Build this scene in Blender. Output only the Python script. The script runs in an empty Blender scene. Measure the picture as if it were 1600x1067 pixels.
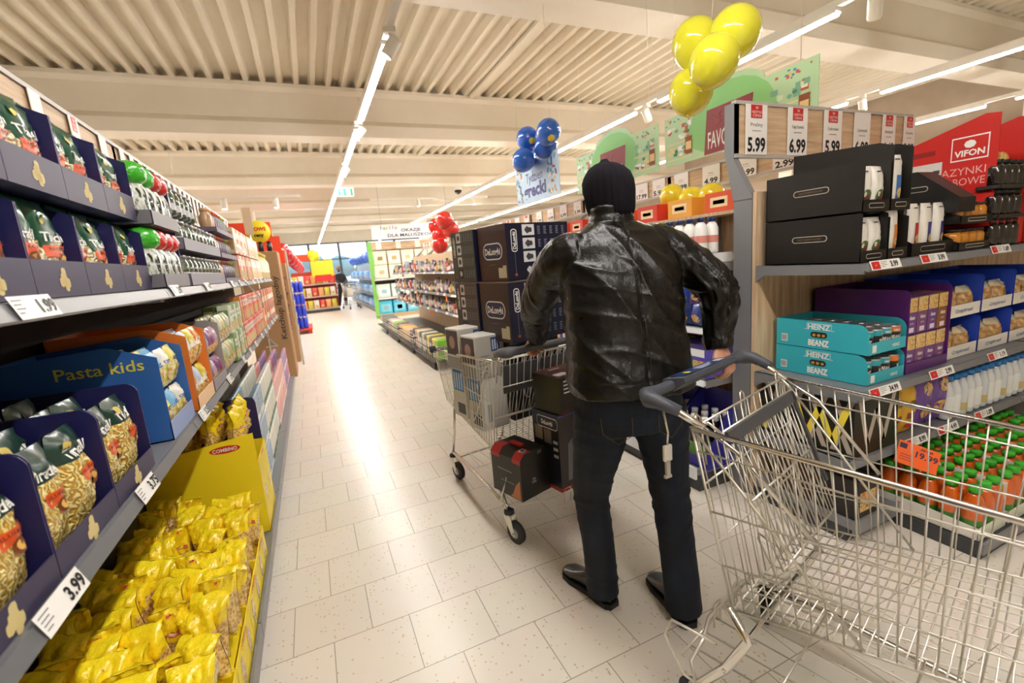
import bpy, math, random
from mathutils import Matrix, Vector
from math import pi, sin, cos, sqrt, radians, floor
random.seed(7)
scn = bpy.context.scene
col = scn.collection

# ------------------------------------------------------------------ camera
cd = bpy.data.cameras.new('camera'); cam = bpy.data.objects.new('camera', cd); col.objects.link(cam)
CAM_H = 1.48
# rows: world X, Y, Z axes seen from the camera (x right, y down, z forward)
RW = ((0.91106729, -0.14452071, 0.38609604), (-0.40439103, -0.13120524, 0.905126), (-0.08015163, -0.98076447, -0.17797968))
m3 = Matrix(((RW[0][0], -RW[0][1], -RW[0][2]), (RW[1][0], -RW[1][1], -RW[1][2]), (RW[2][0], -RW[2][1], -RW[2][2])))
q3 = m3.to_quaternion(); q3.normalize()
cam.rotation_mode = 'QUATERNION'; cam.rotation_quaternion = q3; cam.location = (0, 0, CAM_H)
cd.sensor_width = 36.0; cd.lens = 714.0 * 36 / 1600; cd.clip_start = .02; cd.clip_end = 200
cd.dof.use_dof = True; cd.dof.focus_distance = 1.75; cd.dof.aperture_fstop = 3.2
scn.camera = cam
# ------------------------------------------------------------------ world, exposure
w = bpy.data.worlds.new('world'); scn.world = w; w.use_nodes = True
w.node_tree.nodes['Background'].inputs[0].default_value = (.75, .87, 1, 1)
w.node_tree.nodes['Background'].inputs[1].default_value = 1.6
scn.view_settings.view_transform = 'Standard'; scn.view_settings.look = 'None'
scn.view_settings.gamma = 1; scn.view_settings.use_curve_mapping = False
scn.view_settings.exposure = 0.78
scn.cycles.max_bounces = 8; scn.cycles.diffuse_bounces = 6; scn.cycles.glossy_bounces = 4
scn.cycles.transmission_bounces = 4; scn.cycles.transparent_max_bounces = 8
scn.cycles.use_denoising = True; scn.cycles.caustics_reflective = False; scn.cycles.caustics_refractive = False
scn.cycles.sample_clamp_indirect = 6
STRIP = 62.0         # emission of the ceiling light lines

# ------------------------------------------------------------------ materials
def lin(h):
    if isinstance(h, str):
        h = h.lstrip('#'); c = [int(h[i:i + 2], 16) / 255 for i in (0, 2, 4)]
    else: c = h
    return tuple(((x + .055) / 1.055) ** 2.4 if x > .04045 else x / 12.92 for x in c) + (1,)
_m = {}
def C(h, rough=.5, metal=0.0, spec=.5, coat=0.0, alpha=1.0):
    k = (h, rough, metal, spec, coat, alpha)
    if k not in _m:
        m = bpy.data.materials.new('paint_' + h.strip('#')); m.use_nodes = True
        b = m.node_tree.nodes['Principled BSDF']
        b.inputs['Base Color'].default_value = lin(h); b.inputs['Roughness'].default_value = rough
        b.inputs['Metallic'].default_value = metal; b.inputs['Specular IOR Level'].default_value = spec
        b.inputs['Coat Weight'].default_value = coat; b.inputs['Coat Roughness'].default_value = .1
        b.inputs['Alpha'].default_value = alpha
        m.diffuse_color = lin(h); _m[k] = m
    return _m[k]
def node(nt, t, **kw):
    n = nt.nodes.new(t)
    for k, v in kw.items(): setattr(n, k, v)
    return n
def base(name, rough=.5, metal=0.0):
    m = bpy.data.materials.new(name); m.use_nodes = True
    b = m.node_tree.nodes['Principled BSDF']; b.inputs['Roughness'].default_value = rough
    b.inputs['Metallic'].default_value = metal
    return m, m.node_tree, b
def ramp(nt, fac, stops):
    r = node(nt, 'ShaderNodeValToRGB'); e = r.color_ramp.elements
    e[0].position, e[0].color = stops[0][0], lin(stops[0][1]); e[1].position, e[1].color = stops[-1][0], lin(stops[-1][1])
    for p, c in stops[1:-1]:
        x = e.new(p); x.color = lin(c)
    nt.links.new(fac, r.inputs[0]); return r
def coord(nt, scale=(1, 1, 1), loc=(0, 0, 0), kind='Object'):
    tc = node(nt, 'ShaderNodeTexCoord'); mp = node(nt, 'ShaderNodeMapping')
    mp.inputs['Scale'].default_value = scale; mp.inputs['Location'].default_value = loc
    nt.links.new(tc.outputs[kind], mp.inputs[0]); return mp.outputs[0]
def bump(nt, b, h, strength=.3, dist=.01):
    n = node(nt, 'ShaderNodeBump'); n.inputs['Strength'].default_value = strength; n.inputs['Distance'].default_value = dist
    nt.links.new(h, n.inputs['Height']); nt.links.new(n.outputs[0], b.inputs['Normal'])
def noise_mat(name, stops, scale=(1, 1, 1), nscale=5, rough=.5, metal=0, bmp=0, detail=4, coat=0, kind='Object', bdist=.01, tex='noise'):
    m, nt, b = base(name, rough, metal); v = coord(nt, scale, kind=kind)
    if tex == 'noise':
        n = node(nt, 'ShaderNodeTexNoise'); n.inputs['Scale'].default_value = nscale; n.inputs['Detail'].default_value = detail; o = n.outputs[0]
    elif tex == 'voronoi':
        n = node(nt, 'ShaderNodeTexVoronoi'); n.inputs['Scale'].default_value = nscale; o = n.outputs['Distance']
    else:
        n = node(nt, 'ShaderNodeTexWave'); n.inputs['Scale'].default_value = nscale; n.inputs['Distortion'].default_value = 12
        n.inputs['Detail'].default_value = detail; n.inputs['Detail Scale'].default_value = 2; o = n.outputs['Fac']
    nt.links.new(v, n.inputs['Vector']); r = ramp(nt, o, stops); nt.links.new(r.outputs[0], b.inputs['Base Color'])
    b.inputs['Coat Weight'].default_value = coat
    if bmp: bump(nt, b, o, bmp, bdist)
    return m
WOOD = noise_mat('light_oak', [(.3, '#b99a78'), (.5, '#cdb08e'), (.7, '#dcc3a2')], (14, 14, 1.2), 3, .55)
WOODH = noise_mat('light_oak_along', [(.3, '#b99a78'), (.5, '#cdb08e'), (.7, '#dcc3a2')], (1.2, 14, 14), 3, .55)
CHROME = C('#e6e4df', .2, 1.0)
ZINC = C('#e4e0d6', .38, .85)
GREY = C('#828386', .42, .2); DGREY = C('#3c3d40', .45, .1); RAIL = C('#7b7c80', .35, .3)
BLACK = C('#0e0e10', .45); RUBBER = C('#232325', .6); WHITE = C('#f2f0ec', .45); INK = C('#15151a', .5)
CREAM = C('#e9dfcc', .7); RED = C('#cf2a26', .4); TEAL = C('#1fa3ad', .45)
def emis(name, colr, s):
    m, nt, b = base(name); b.inputs['Base Color'].default_value = (.9, .9, .9, 1) if s > 2 else colr
    b.inputs['Emission Color'].default_value = colr; b.inputs['Emission Strength'].default_value = s; return m
LIGHT = emis('light_diffuser', (1, .962, .915, 1), STRIP)
SPOTM = emis('spot_lens', (1, .93, .82, 1), 14)
# transparent film: mostly see-through with a gloss
def film(name, tint='#ffffff', a=.25, rough=.12):
    m, nt, b = base(name, rough); b.inputs['Base Color'].default_value = lin(tint)
    b.inputs['Alpha'].default_value = a; b.inputs['Coat Weight'].default_value = .6; return m
FILM = film('clear_film')
# glossy foil with a soft crumple
def foil(hexc, rough=.28, bmp=.5, sc=22):
    k = ('foil', hexc, rough, bmp, sc)
    if k not in _m:
        m, nt, b = base('foil_' + hexc.strip('#'), rough); b.inputs['Base Color'].default_value = lin(hexc)
        b.inputs['Coat Weight'].default_value = .5; b.inputs['Coat Roughness'].default_value = .15
        n = node(nt, 'ShaderNodeTexNoise'); n.inputs['Scale'].default_value = sc; n.inputs['Detail'].default_value = 3
        nt.links.new(coord(nt), n.inputs['Vector']); bump(nt, b, n.outputs[0], bmp, .012); _m[k] = m
    return _m[k]
PASTA = noise_mat('pasta_in_film', [(.05, '#b98a35'), (.3, '#e3c25f'), (.6, '#f0d97c'), (.95, '#f7e6a0')], (1, 1, 1), 28, .22, bmp=.7, detail=2, coat=.6, tex='wave', bdist=.006)
NOODLE = noise_mat('noodles_in_film', [(.05, '#8d6a2e'), (.35, '#c99b45'), (.7, '#eccb7c')], (1, 1, 1), 90, .25, bmp=.6, coat=.5, tex='voronoi', bdist=.004)
PALEP = noise_mat('pale_pasta_in_film', [(.1, '#b79a66'), (.4, '#e8dab0'), (.8, '#f3ead0')], (1, 1, 1), 24, .22, bmp=.6, detail=2, coat=.6, tex='wave', bdist=.006)
FOODY = noise_mat('food_picture', [(.3, '#a8532c'), (.45, '#d99a45'), (.55, '#e9cf8a'), (.7, '#7f8f35')], (1, 1, 1), 45, .35, detail=3, coat=.3)
BREAD = noise_mat('crispbread', [(.3, '#8a5f33'), (.5, '#c79a5f'), (.7, '#e3c492')], (1, 1, 1), 40, .3, bmp=.4, coat=.5)

# ------------------------------------------------------------------ mesh building
class MB:
    def __init__(s): s.v = []; s.f = []; s.m = []; s.sm = []; s.mats = []; s.T = None
    def mi(s, m):
        if m not in s.mats: s.mats.append(m)
        return s.mats.index(m)
    def add(s, vs, fs, m, smooth=False):
        o = len(s.v)
        if s.T is not None: vs = [s.T @ Vector(p) for p in vs]
        s.v += [tuple(p) for p in vs]
        many = isinstance(m, (list, tuple))
        for i, f in enumerate(fs):
            s.f.append([o + k for k in f]); s.m.append(s.mi(m[i] if many else m)); s.sm.append(smooth)
    def quad(s, a, b, c, d, m): s.add([a, b, c, d], [(0, 1, 2, 3)], m)
    def box(s, x0, x1, y0, y1, z0, z1, m, side=None, bev=0):
        if bev:
            b = min(bev, (x1 - x0) * .45, (y1 - y0) * .45, (z1 - z0) * .45)
            vs = []
            for z, i in ((z0, b), (z0 + b, 0), (z1 - b, 0), (z1, b)):
                vs += [(x0 + b, y0 + i, z), (x1 - b, y0 + i, z), (x1 - i, y0 + b, z), (x1 - i, y1 - b, z), (x1 - b, y1 - i, z), (x0 + b, y1 - i, z), (x0 + i, y1 - b, z), (x0 + i, y0 + b, z)]
            fs = [tuple(range(7, -1, -1))]
            for k in range(3):
                for i in range(8): fs.append((k * 8 + i, k * 8 + (i + 1) % 8, k * 8 + 8 + (i + 1) % 8, k * 8 + 8 + i))
            fs.append(tuple(range(24, 32))); s.add(vs, fs, m); return
        vs = [(x0, y0, z0), (x1, y0, z0), (x1, y1, z0), (x0, y1, z0), (x0, y0, z1), (x1, y0, z1), (x1, y1, z1), (x0, y1, z1)]
        fs = [(3, 2, 1, 0), (4, 5, 6, 7), (0, 1, 5, 4), (1, 2, 6, 5), (2, 3, 7, 6), (3, 0, 4, 7)]
        if side:
            mm = [side.get(k, m) for k in ('b', 't', 'f', 'r', 'k', 'l')]; s.add(vs, fs, mm)
        else: s.add(vs, fs, m)
    def loft(s, rings, m, closed=True, cap=True, smooth=True):
        n = len(rings[0]); vs = [p for r in rings for p in r]; fs = []; ms = []
        many = isinstance(m, (list, tuple))
        for k in range(len(rings) - 1):
            for i in range(n if closed else n - 1):
                fs.append((k * n + i, k * n + (i + 1) % n, (k + 1) * n + (i + 1) % n, (k + 1) * n + i)); ms.append(m[k] if many else m)
        if cap and closed:
            fs.append(tuple(range(n - 1, -1, -1))); ms.append(m[0] if many else m)
            fs.append(tuple(range((len(rings) - 1) * n, len(rings) * n))); ms.append(m[-1] if many else m)
        s.add(vs, fs, ms, smooth)
    def lathe(s, prof, m, c=(0, 0, 0), n=12, cap=True, axis='z', sx=1, sy=1):
        R = []
        for r, z in prof:
            ring = []
            for i in range(n):
                a = 2 * pi * i / n; x, y = r * cos(a) * sx, r * sin(a) * sy
                p = (x, y, z) if axis == 'z' else ((z, x, y) if axis == 'x' else (y, z, x))
                ring.append((c[0] + p[0], c[1] + p[1], c[2] + p[2]))
            R.append(ring)
        s.loft(R, m, cap=cap)
    def tube(s, pts, r, m, n=6, closed=False):
        P = [Vector(p) for p in pts]; L = len(P)
        if closed: P = P + [P[0]]; L += 1
        t = []
        for i in range(L):
            if closed: d = (P[(i + 1) % (L - 1)] - P[(i - 1) % (L - 1)])
            else: d = P[min(i + 1, L - 1)] - P[max(i - 1, 0)]
            t.append(d.normalized() if d.length > 1e-9 else Vector((0, 0, 1)))
        u = t[0].orthogonal().normalized(); rings = []
        for i in range(L):
            u = (u - t[i] * u.dot(t[i]));
            u = u.normalized() if u.length > 1e-6 else t[i].orthogonal().normalized()
            w_ = t[i].cross(u); rr = r[i] if isinstance(r, (list, tuple)) else r
            rings.append([tuple(P[i] + u * (rr * cos(2 * pi * k / n)) + w_ * (rr * sin(2 * pi * k / n))) for k in range(n)])
        s.loft(rings, m, cap=not closed)
    def prism(s, poly, m, d0, d1, axis='x', smooth=False):
        n = len(poly)
        def P(a, b, d): return (d, a, b) if axis == 'x' else ((a, d, b) if axis == 'y' else (a, b, d))
        vs = [P(a, b, d0) for a, b in poly] + [P(a, b, d1) for a, b in poly]
        fs = [tuple(range(n - 1, -1, -1)), tuple(range(n, 2 * n))] + [(i, (i + 1) % n, n + (i + 1) % n, n + i) for i in range(n)]
        s.add(vs, fs, m, smooth)
    def grid(s, fn, nu, nv, m, smooth=True, wrap=False):
        vs = [fn(i / nu, j / nv) for j in range(nv + 1) for i in range(nu + 1)]; fs = []; ms = []
        for j in range(nv):
            for i in range(nu):
                a = j * (nu + 1) + i; fs.append((a, a + 1, a + nu + 2, a + nu + 1))
                ms.append(m((i + .5) / nu, (j + .5) / nv) if callable(m) else m)
        s.add(vs, fs, ms, smooth)
    def ball(s, c, r, m, n=12, sx=1, sy=1, sz=1):
        k = n // 2
        R = [[(c[0] + r * sx * max(sin(pi * j / k), .001) * cos(2 * pi * i / n), c[1] + r * sy * max(sin(pi * j / k), .001) * sin(2 * pi * i / n), c[2] - r * sz * cos(pi * j / k)) for i in range(n)] for j in range(k + 1)]
        s.loft(R, m)
    def text(s, t, h, O, U, V, m, width=None, align='c', bold=.0, lift=.0008, surf=None, slant=0):
        """lettering of cap height h: O centre of the line (middle of capitals), U along, V up; surf(a,b) bends it onto a surface"""
        vs, fs, x0, x1 = glyphs(t, bold); k = h / .69
        sx = k
        if width and x1 > x0: sx = min(width / (x1 - x0), k * 1.35)
        off = {'c': (x0 + x1) / 2, 'l': x0, 'r': x1}[align]
        O = Vector(O); U = Vector(U).normalized(); V = Vector(V).normalized(); N = U.cross(V) * lift
        out = []
        for x, y in vs:
            a = (x - off) * sx + slant * y * k; b = (y - .345) * k
            out.append(surf(a, b) if surf else tuple(O + U * a + V * b + N))
        s.add(out, fs, m)
    def mesh(s, name):
        me = bpy.data.meshes.new(name); me.from_pydata(s.v, [], s.f)
        for x in s.mats: me.materials.append(x)
        me.polygons.foreach_set('material_index', s.m); me.polygons.foreach_set('use_smooth', s.sm); me.update(); return me
    def build(s, name, parent=None, loc=(0, 0, 0), rz=0.0, **tags):
        return put(s.mesh(name), name, parent, loc, rz, **tags)
_g = {}
def glyphs(t, bold):
    k = (t, bold)
    if k not in _g:
        c = bpy.data.curves.new('t', 'FONT'); c.body = t; c.size = 1; c.resolution_u = 2; c.offset = bold
        o = bpy.data.objects.new('t', c); me = o.to_mesh()
        vs = [(v.co.x, v.co.y) for v in me.vertices]; fs = [tuple(p.vertices) for p in me.polygons]
        o.to_mesh_clear(); bpy.data.objects.remove(o); bpy.data.curves.remove(c)
        xs = [v[0] for v in vs] or [0, 1]; _g[k] = (vs, fs, min(xs), max(xs))
    return _g[k]
def put(me, name, parent=None, loc=(0, 0, 0), rz=0.0, label=None, cat=None, group=None, kind=None, rot=None, scale=None):
    o = bpy.data.objects.new(name, me); col.objects.link(o); o.location = loc
    o.rotation_euler = rot if rot else (0, 0, rz)
    if scale: o.scale = scale
    if parent: o.parent = parent
    tag(o, label, cat, group, kind); return o
def tag(o, label=None, cat=None, group=None, kind=None):
    for k, v in (('label', label), ('category', cat), ('group', group), ('kind', kind)):
        if v: o[k] = v
def thing(name, label, cat, loc=(0, 0, 0), rz=0.0, group=None, rot=None): return put(None, name, None, loc, rz, label, cat, group, None, rot)
def dup(root, loc, rz=0.0, label=None, group=None, rot=None):
    r = root.copy(); col.objects.link(r); r.location = loc; r.rotation_euler = rot if rot else (0, 0, rz)
    if label: r['label'] = label
    if group: r['group'] = group
    for ch in list(root.children):
        c = ch.copy(); col.objects.link(c); c.parent = r
        for g in ch.children:
            d = g.copy(); col.objects.link(d); d.parent = c
    return r
ORD = ['first', 'second', 'third', 'fourth', 'fifth', 'sixth', 'seventh', 'eighth', 'ninth', 'tenth', 'eleventh', 'twelfth', 'thirteenth', 'fourteenth']
# ================================================================== room
def floor_material():
    m, nt, b = base('terrazzo_tiles', .28)
    v = coord(nt, (1, 1, 1), (-.3395, -1.524, 0))
    br = node(nt, 'ShaderNodeTexBrick'); br.offset = .5; br.offset_frequency = 2
    for k, x in (('Scale', 1), ('Mortar Size', .0022), ('Mortar Smooth', .2), ('Bias', 0), ('Brick Width', .305), ('Row Height', .2985)): br.inputs[k].default_value = x
    br.inputs['Color1'].default_value = lin('#e9e1d5'); br.inputs['Color2'].default_value = lin('#e3dbce'); br.inputs['Mortar'].default_value = lin('#a79e90')
    nt.links.new(v, br.inputs['Vector'])
    vo = node(nt, 'ShaderNodeTexVoronoi'); vo.inputs['Scale'].default_value = 55; nt.links.new(v, vo.inputs['Vector'])
    chip = node(nt, 'ShaderNodeMath', operation='LESS_THAN'); chip.inputs[1].default_value = .26; nt.links.new(vo.outputs['Distance'], chip.inputs[0])
    sep = node(nt, 'ShaderNodeSeparateColor'); nt.links.new(vo.outputs['Color'], sep.inputs[0])
    few = node(nt, 'ShaderNodeMath', operation='LESS_THAN'); few.inputs[1].default_value = .3; nt.links.new(sep.outputs[0], few.inputs[0])
    mul = node(nt, 'ShaderNodeMath', operation='MULTIPLY'); nt.links.new(chip.outputs[0], mul.inputs[0]); nt.links.new(few.outputs[0], mul.inputs[1])
    mul2 = node(nt, 'ShaderNodeMath', operation='MULTIPLY'); mul2.inputs[1].default_value = .55; nt.links.new(mul.outputs[0], mul2.inputs[0])
    mx = node(nt, 'ShaderNodeMix', data_type='RGBA'); nt.links.new(mul2.outputs[0], mx.inputs['Factor'])
    nt.links.new(br.outputs['Color'], mx.inputs[6]); mx.inputs[7].default_value = lin('#c39a5c')
    no = node(nt, 'ShaderNodeTexNoise'); no.inputs['Scale'].default_value = 3; nt.links.new(v, no.inputs['Vector'])
    mx2 = node(nt, 'ShaderNodeMix', data_type='RGBA', blend_type='MULTIPLY'); mx2.inputs['Factor'].default_value = .12
    nt.links.new(mx.outputs[2], mx2.inputs[6]); nt.links.new(no.outputs['Color'], mx2.inputs[7])
    nt.links.new(mx2.outputs[2], b.inputs['Base Color']); return m
XL, XR, Y0, Y1, ZD = -7.0, 13.5, -6.0, 31.0, 4.65
f = MB(); f.box(XL, XR, Y0, Y1, -.1, 0, floor_material()); f.build('floor', kind='structure')
wm = noise_mat('plaster', [(.3, '#ddd2bf'), (.7, '#e6dccb')], nscale=2, rough=.8)
def wall(name, *a):
    q = MB(); q.box(*a, wm); return q.build(name, kind='structure')
wall('wall_left', XL - .2, XL, Y0, Y1, 0, ZD + .3); q = MB(); q.box(XR, XR + .2, Y0, Y1, 0, ZD + .3, noise_mat('brown_plaster', [(.3, '#9c8b79'), (.7, '#a89784')], nscale=2, rough=.8)); q.build('wall_right', kind='structure')
wall('wall_behind', XL, XR, Y0 - .2, Y0, 0, ZD + .3)
# far wall with a band of windows
q = MB(); q.box(XL, XR, Y1, Y1 + .2, 0, .5, wm); q.box(XL, XR, Y1, Y1 + .2, 3.35, ZD + .3, wm)
q.box(XL, -3.2, Y1, Y1 + .2, .5, 3.35, wm); q.box(7.2, XR, Y1, Y1 + .2, .5, 3.35, wm); q.build('wall_far', kind='structure')
dayl = emis('daylight_sky', (.62, .82, 1, 1), 1.6)
glass = film('window_glass', '#dff0f6', .15, .03)
for i in range(6):
    x0 = -3.2 + i * 1.733; x1 = x0 + 1.733
    q = MB()
    for a in ((x0, x0 + .06, .5, 3.35), (x1 - .06, x1, .5, 3.35), (x0, x1, .5, .56), (x0, x1, 3.28, 3.35), (x0, x1, 2.3, 2.36)): q.box(a[0], a[1], Y1 + .02, Y1 + .12, a[2], a[3], DGREY)
    wo = q.build('window_%d' % (i + 1), kind='structure')
    q = MB(); q.box(x0 + .06, x1 - .06, Y1 + .06, Y1 + .075, .56, 3.28, glass); q.build('pane', wo)
# what shows outside the windows: a car park with cars and a pale fence of trees
q = MB(); q.box(-14, 16, Y1 + .2, Y1 + 22, -.1, -.02, C('#8d8f90', .8)); q.build('ground_outside', kind='structure')
cg = C('#5f8f9d', .8)
for i in range(9):
    q = MB(); x = -9 + i * 2.4; h = 2.6 + (i * 37 % 10) * .12
    for k in range(9):
        a = k * 2.4; q.ball((x + .5 * cos(a), Y1 + 16 + .5 * sin(a), h * (.55 + .06 * (k % 4))), .75, cg, 8)
    q.lathe([(.12, 0), (.09, h * .6)], C('#4c3f33', .8), (x, Y1 + 16, 0), 8)
    q.build('tree', label='blurred blue-green tree seen outside through the far windows', cat='tree', group='trees outside the far windows')
for i, (x, hc) in enumerate(((-3.2, '#4d6f95'), (1.4, '#b9c3ca'), (6.0, '#2f4b73'))):
    t = thing('car', ['blue car', 'silver car', 'navy car'][i] + ' parked outside beyond the far windows', 'car', (x, Y1 + 7, 0))
    q = MB(); pr = [(-2.1, .3), (2.1, .3), (2.15, .75), (1.3, .9), (.7, 1.42), (-.9, 1.45), (-1.6, .95), (-2.15, .85)]
    q.prism(pr, C(hc, .3, .2, coat=1), -.85, .85, 'y'); q.build('body', t)
    q = MB(); q.prism([(-1.35, .95), (.98, .95), (.6, 1.36), (-.85, 1.38)], C('#1b2a33', .1), -.87, .87, 'y'); q.build('side_glass', t)
    for sx in (-1.3, 1.3):
        for sy in (-.75, .75):
            q = MB(); q.lathe([(.31, -.1), (.33, 0), (.31, .1)], RUBBER, (sx, sy, .33), 14, axis='y'); q.build('wheel', t)
# trapezoidal roof deck, ribs running down the aisle
dk = noise_mat('roof_deck_paint', [(.3, '#d9d0bd'), (.7, '#e2dac8')], nscale=.8, rough=.6)
pts = []; x = XL
while x < XR:
    pts += [(x, ZD), (x + .07, ZD), (x + .095, ZD + .11), (x + .225, ZD + .11)]; x += .25
pts.append((x, ZD)); q = MB()
ya = Y0 - .2; n = len(pts)
q.add([(p[0], ya, p[1]) for p in pts] + [(p[0], Y1 + .2, p[1]) for p in pts], [(i, i + 1, n + i + 1, n + i) for i in range(n - 1)], dk)
q.box(XL - .2, XR + .4, ya, Y1 + .2, ZD + .2, ZD + .3, dk)
q.build('ceiling', kind='structure')
# concrete beams across
bmt = noise_mat('beam_paint', [(.3, '#e4dccd'), (.7, '#ece5d8')], nscale=1.2, rough=.7)
for i, y in enumerate((-4.9, -.35, 4.27, 9.2, 13.9, 18.6, 23.3, 28)):
    q = MB(); a = .13; b_ = .24; z = 3.82
    q.prism([(y - b_, z), (y + b_, z), (y + b_, z + .2), (y + a, z + .3), (y + a, ZD - .12), (y + .2, ZD - .06), (y + .2, ZD), (y - .2, ZD), (y - .2, ZD - .06), (y - a, ZD - .12), (y - a, z + .3), (y - b_, z + .2)], bmt, XL, XR, 'x')
    q.build('trim_%d' % (i + 1), kind='structure')
# one ridge cover plate between sheets
for i, x in enumerate((3.35, 8.6)):
    q = MB(); q.box(x, x + .1, Y0, Y1, ZD - .05, ZD + .005, dk); q.build('trim_%d' % (20 + i), kind='structure')
# columns under the beams
for i, (x, y) in enumerate(((-1.6, 18.6), (5.6, 23.3), (-1.6, 28), (12.9, 4.27), (12.9, 9.2))):
    q = MB(); q.box(x - .2, x + .2, y - .2, y + .2, 0, 3.82, bmt, bev=.02); q.build('trim_%d' % (30 + i), kind='structure')
# ------------------------------------------------ light lines on tracks
ZT = 3.3
trk = C('#e8e4dc', .4)
def light_line(x, segs, ya, yb, label):
    t = thing('light_line', label, 'ceiling light', (x, 0, ZT))
    q = MB(); q.box(-.028, .028, ya, yb, .03, .085, trk); q.build('track', t)
    for a, b in segs:
        q = MB(); q.box(-.035, .035, a, b, .0, .03, trk); q.box(-.035, -.031, a, b, -.013, .0, trk); q.box(.031, .035, a, b, -.013, .0, trk); q.box(-.0309, .0309, a + .01, b - .01, -.028, .0, LIGHT); q.build('light_bar', t)
    y = ya + .4
    while y < yb:
        q = MB(); q.tube([(0, y, .085), (0, y, ZD - ZT)], .0025, ZINC, 4); q.build('wire', t); y += 2.4
def segs(a, b, L=2.0, gap=.38, off=0):
    out = []; y = a + off
    while y < b: out.append((y, min(y + L, b))); y += L + gap
    return out
light_line(.86, [(4.17, 6.14), (6.6, 8.6), (8.95, 13.6), (13.75, 19.6), (19.75, 30)], 1.0, 30.2, 'long white ceiling light line running down the middle of the aisle')
light_line(4.38, [(2.73, 3.9), (4.0, 4.9), (5.36, 7.7), (8.2, 21), (21.2, 30)], -5, 30.2, 'white ceiling light line passing behind the yellow balloons')
light_line(7.44, [(1.55, 4.03), (4.46, 4.745), (5.1, 10), (10.3, 20), (20.4, 29)], -5, 29.5, 'white ceiling light line above the red snack cartons on the far side')
light_line(10.4, [(2.4, 3.75), (4.1, 8.5), (9, 14)], -4, 20, 'short white ceiling light line closest to the right-hand wall')
light_line(-3.9, [(6.5, 10), (10.5, 17), (17.5, 26)], -5, 28, 'white ceiling light line hidden beyond the pasta shelving')
q = MB()
t = thing('light_line', 'unseen white light line overhead, added to brighten the near aisle', 'ceiling light', (.86, 0, ZT))
q.box(-.028, .028, -5, 1.0, .03, .085, trk); q.build('track', t)
for a, b in ((-4.6, -2.6), (-2.2, -.4), (-.1, 2.1)):  # bars out of view; the last is added to brighten the near floor and man
    q = MB(); q.box(-.035, .035, a, b, .0, .03, trk); q.box(-.031, .031, a + .01, b - .01, -.028, .0, LIGHT); q.build('light_bar', t)
# track spots
def spot_proto():
    t = thing('track_spotlight', 'white cylinder spotlight', 'spotlight')
    q = MB(); q.box(-.03, .03, -.05, .05, -.04, 0.0, trk); q.tube([(0, 0, -.04), (0, 0, -.09)], .008, trk); q.build('bracket', t)
    q = MB(); q.T = Matrix.Translation((0, 0, -.14)) @ Matrix.Rotation(radians(38), 4, 'X'); q.lathe([(.045, .08), (.05, .07), (.05, -.07), (.044, -.08)], trk, n=16); q.build('head', t)
    q = MB(); q.T = Matrix.Translation((0, 0, -.14)) @ Matrix.Rotation(radians(38), 4, 'X'); q.lathe([(.04, -.0805), (.03, -.082), (.002, -.082)], SPOTM, n=16, cap=False); q.build('lens', t)
    return t
sp0 = None
for (x, y, r, lb) in ((.86, 3.95, 70, 'white spotlight before the start of the middle light line'), (.86, 6.36, 80, 'white spotlight in the first gap of the middle light line'), (.86, 8.77, 100, 'white spotlight in the second gap of the middle light line'),
                      (4.38, 2.45, -60, 'white square-looking spotlight at the end of the balloon light line'), (4.38, 5.13, -70, 'white spotlight above the yellow balloons in the light line gap'), (4.38, 7.95, -80, 'white spotlight above the green hanging boards'),
                      (7.44, 4.25, -70, 'white spotlight in the gap of the light line above red cartons'), (7.44, 4.92, -75, 'white spotlight just past the short bar of the far light line')):
    if sp0 is None: sp0 = spot_proto(); sp0.location = (x, y, ZT + .03); sp0.rotation_euler = (0, 0, radians(r)); sp0['label'] = lb
    else: dup(sp0, (x, y, ZT + .03), radians(r), lb)
# side track with downlights, left, and another further on
for (xa, xb, y, z, n, lb) in ((-3.6, .1, 11.2, 3.15, 4, 'white cross track with downlights above the pasta shelving'), (2.1, 6.0, 15.2, 3.6, 3, 'white cross track with downlights above the baby banner')):
    t = thing('light_track', lb, 'ceiling light', (0, y, z))
    q = MB(); q.box(xa, xb, -.03, .03, 0, .06, trk); q.build('track', t)
    for k in range(3):
        q = MB(); xx = xa + (xb - xa) * (k + .2) / 3; q.tube([(xx, 0, .06), (xx, 0, ZD - z)], .004, ZINC, 4); q.build('wire', t)
    for k in range(n):
        xx = xb - .5 - k * .95
        q = MB(); q.lathe([(.055, 0), (.06, -.05), (.06, -.2), (.05, -.21)], trk, (xx, 0, 0), 12); h = q.build('lamp_head', t)
        q = MB(); q.lathe([(.045, -.212), (.03, -.214), (.002, -.214)], SPOTM, (xx, 0, 0), 12, cap=False); q.build('lens', h)
# smoke detectors, camera dome, exit signs
for (x, y, z, lb) in ((1.55, 7.6, ZD, 'white round smoke detector on the ribbed ceiling beside the middle light line'), (1.4, 11.4, 4.4, 'small white smoke detector past the second ceiling beam')):
    t = thing('smoke_detector', lb, 'smoke detector', (x, y, z))
    q = MB(); q.lathe([(.09, 0), (.09, -.03), (.06, -.07), (.02, -.075)], trk, n=16); q.build('housing', t)
    if z < ZD:
        q = MB(); q.tube([(0, 0, 0), (0, 0, ZD - z + .12)], .01, trk); q.build('stem', t)
t = thing('security_camera', 'dark dome security camera on a thin pole from the ceiling', 'camera', (4.75, 14.5, 3.75))
q = MB(); q.lathe([(.02, .9), (.02, .18), (.12, .15), (.13, 0)], trk, n=12); q.build('pole', t)
q = MB(); q.lathe([(.12, 0), (.11, -.06), (.05, -.11), (.01, -.12)], C('#1c1c20', .15), n=12); q.build('dome', t)
GRN = emis('exit_sign_green', (.01, .2, .1, 1), .15); EW = emis('exit_sign_white', (.7, .8, .75, 1), .25)
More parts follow.
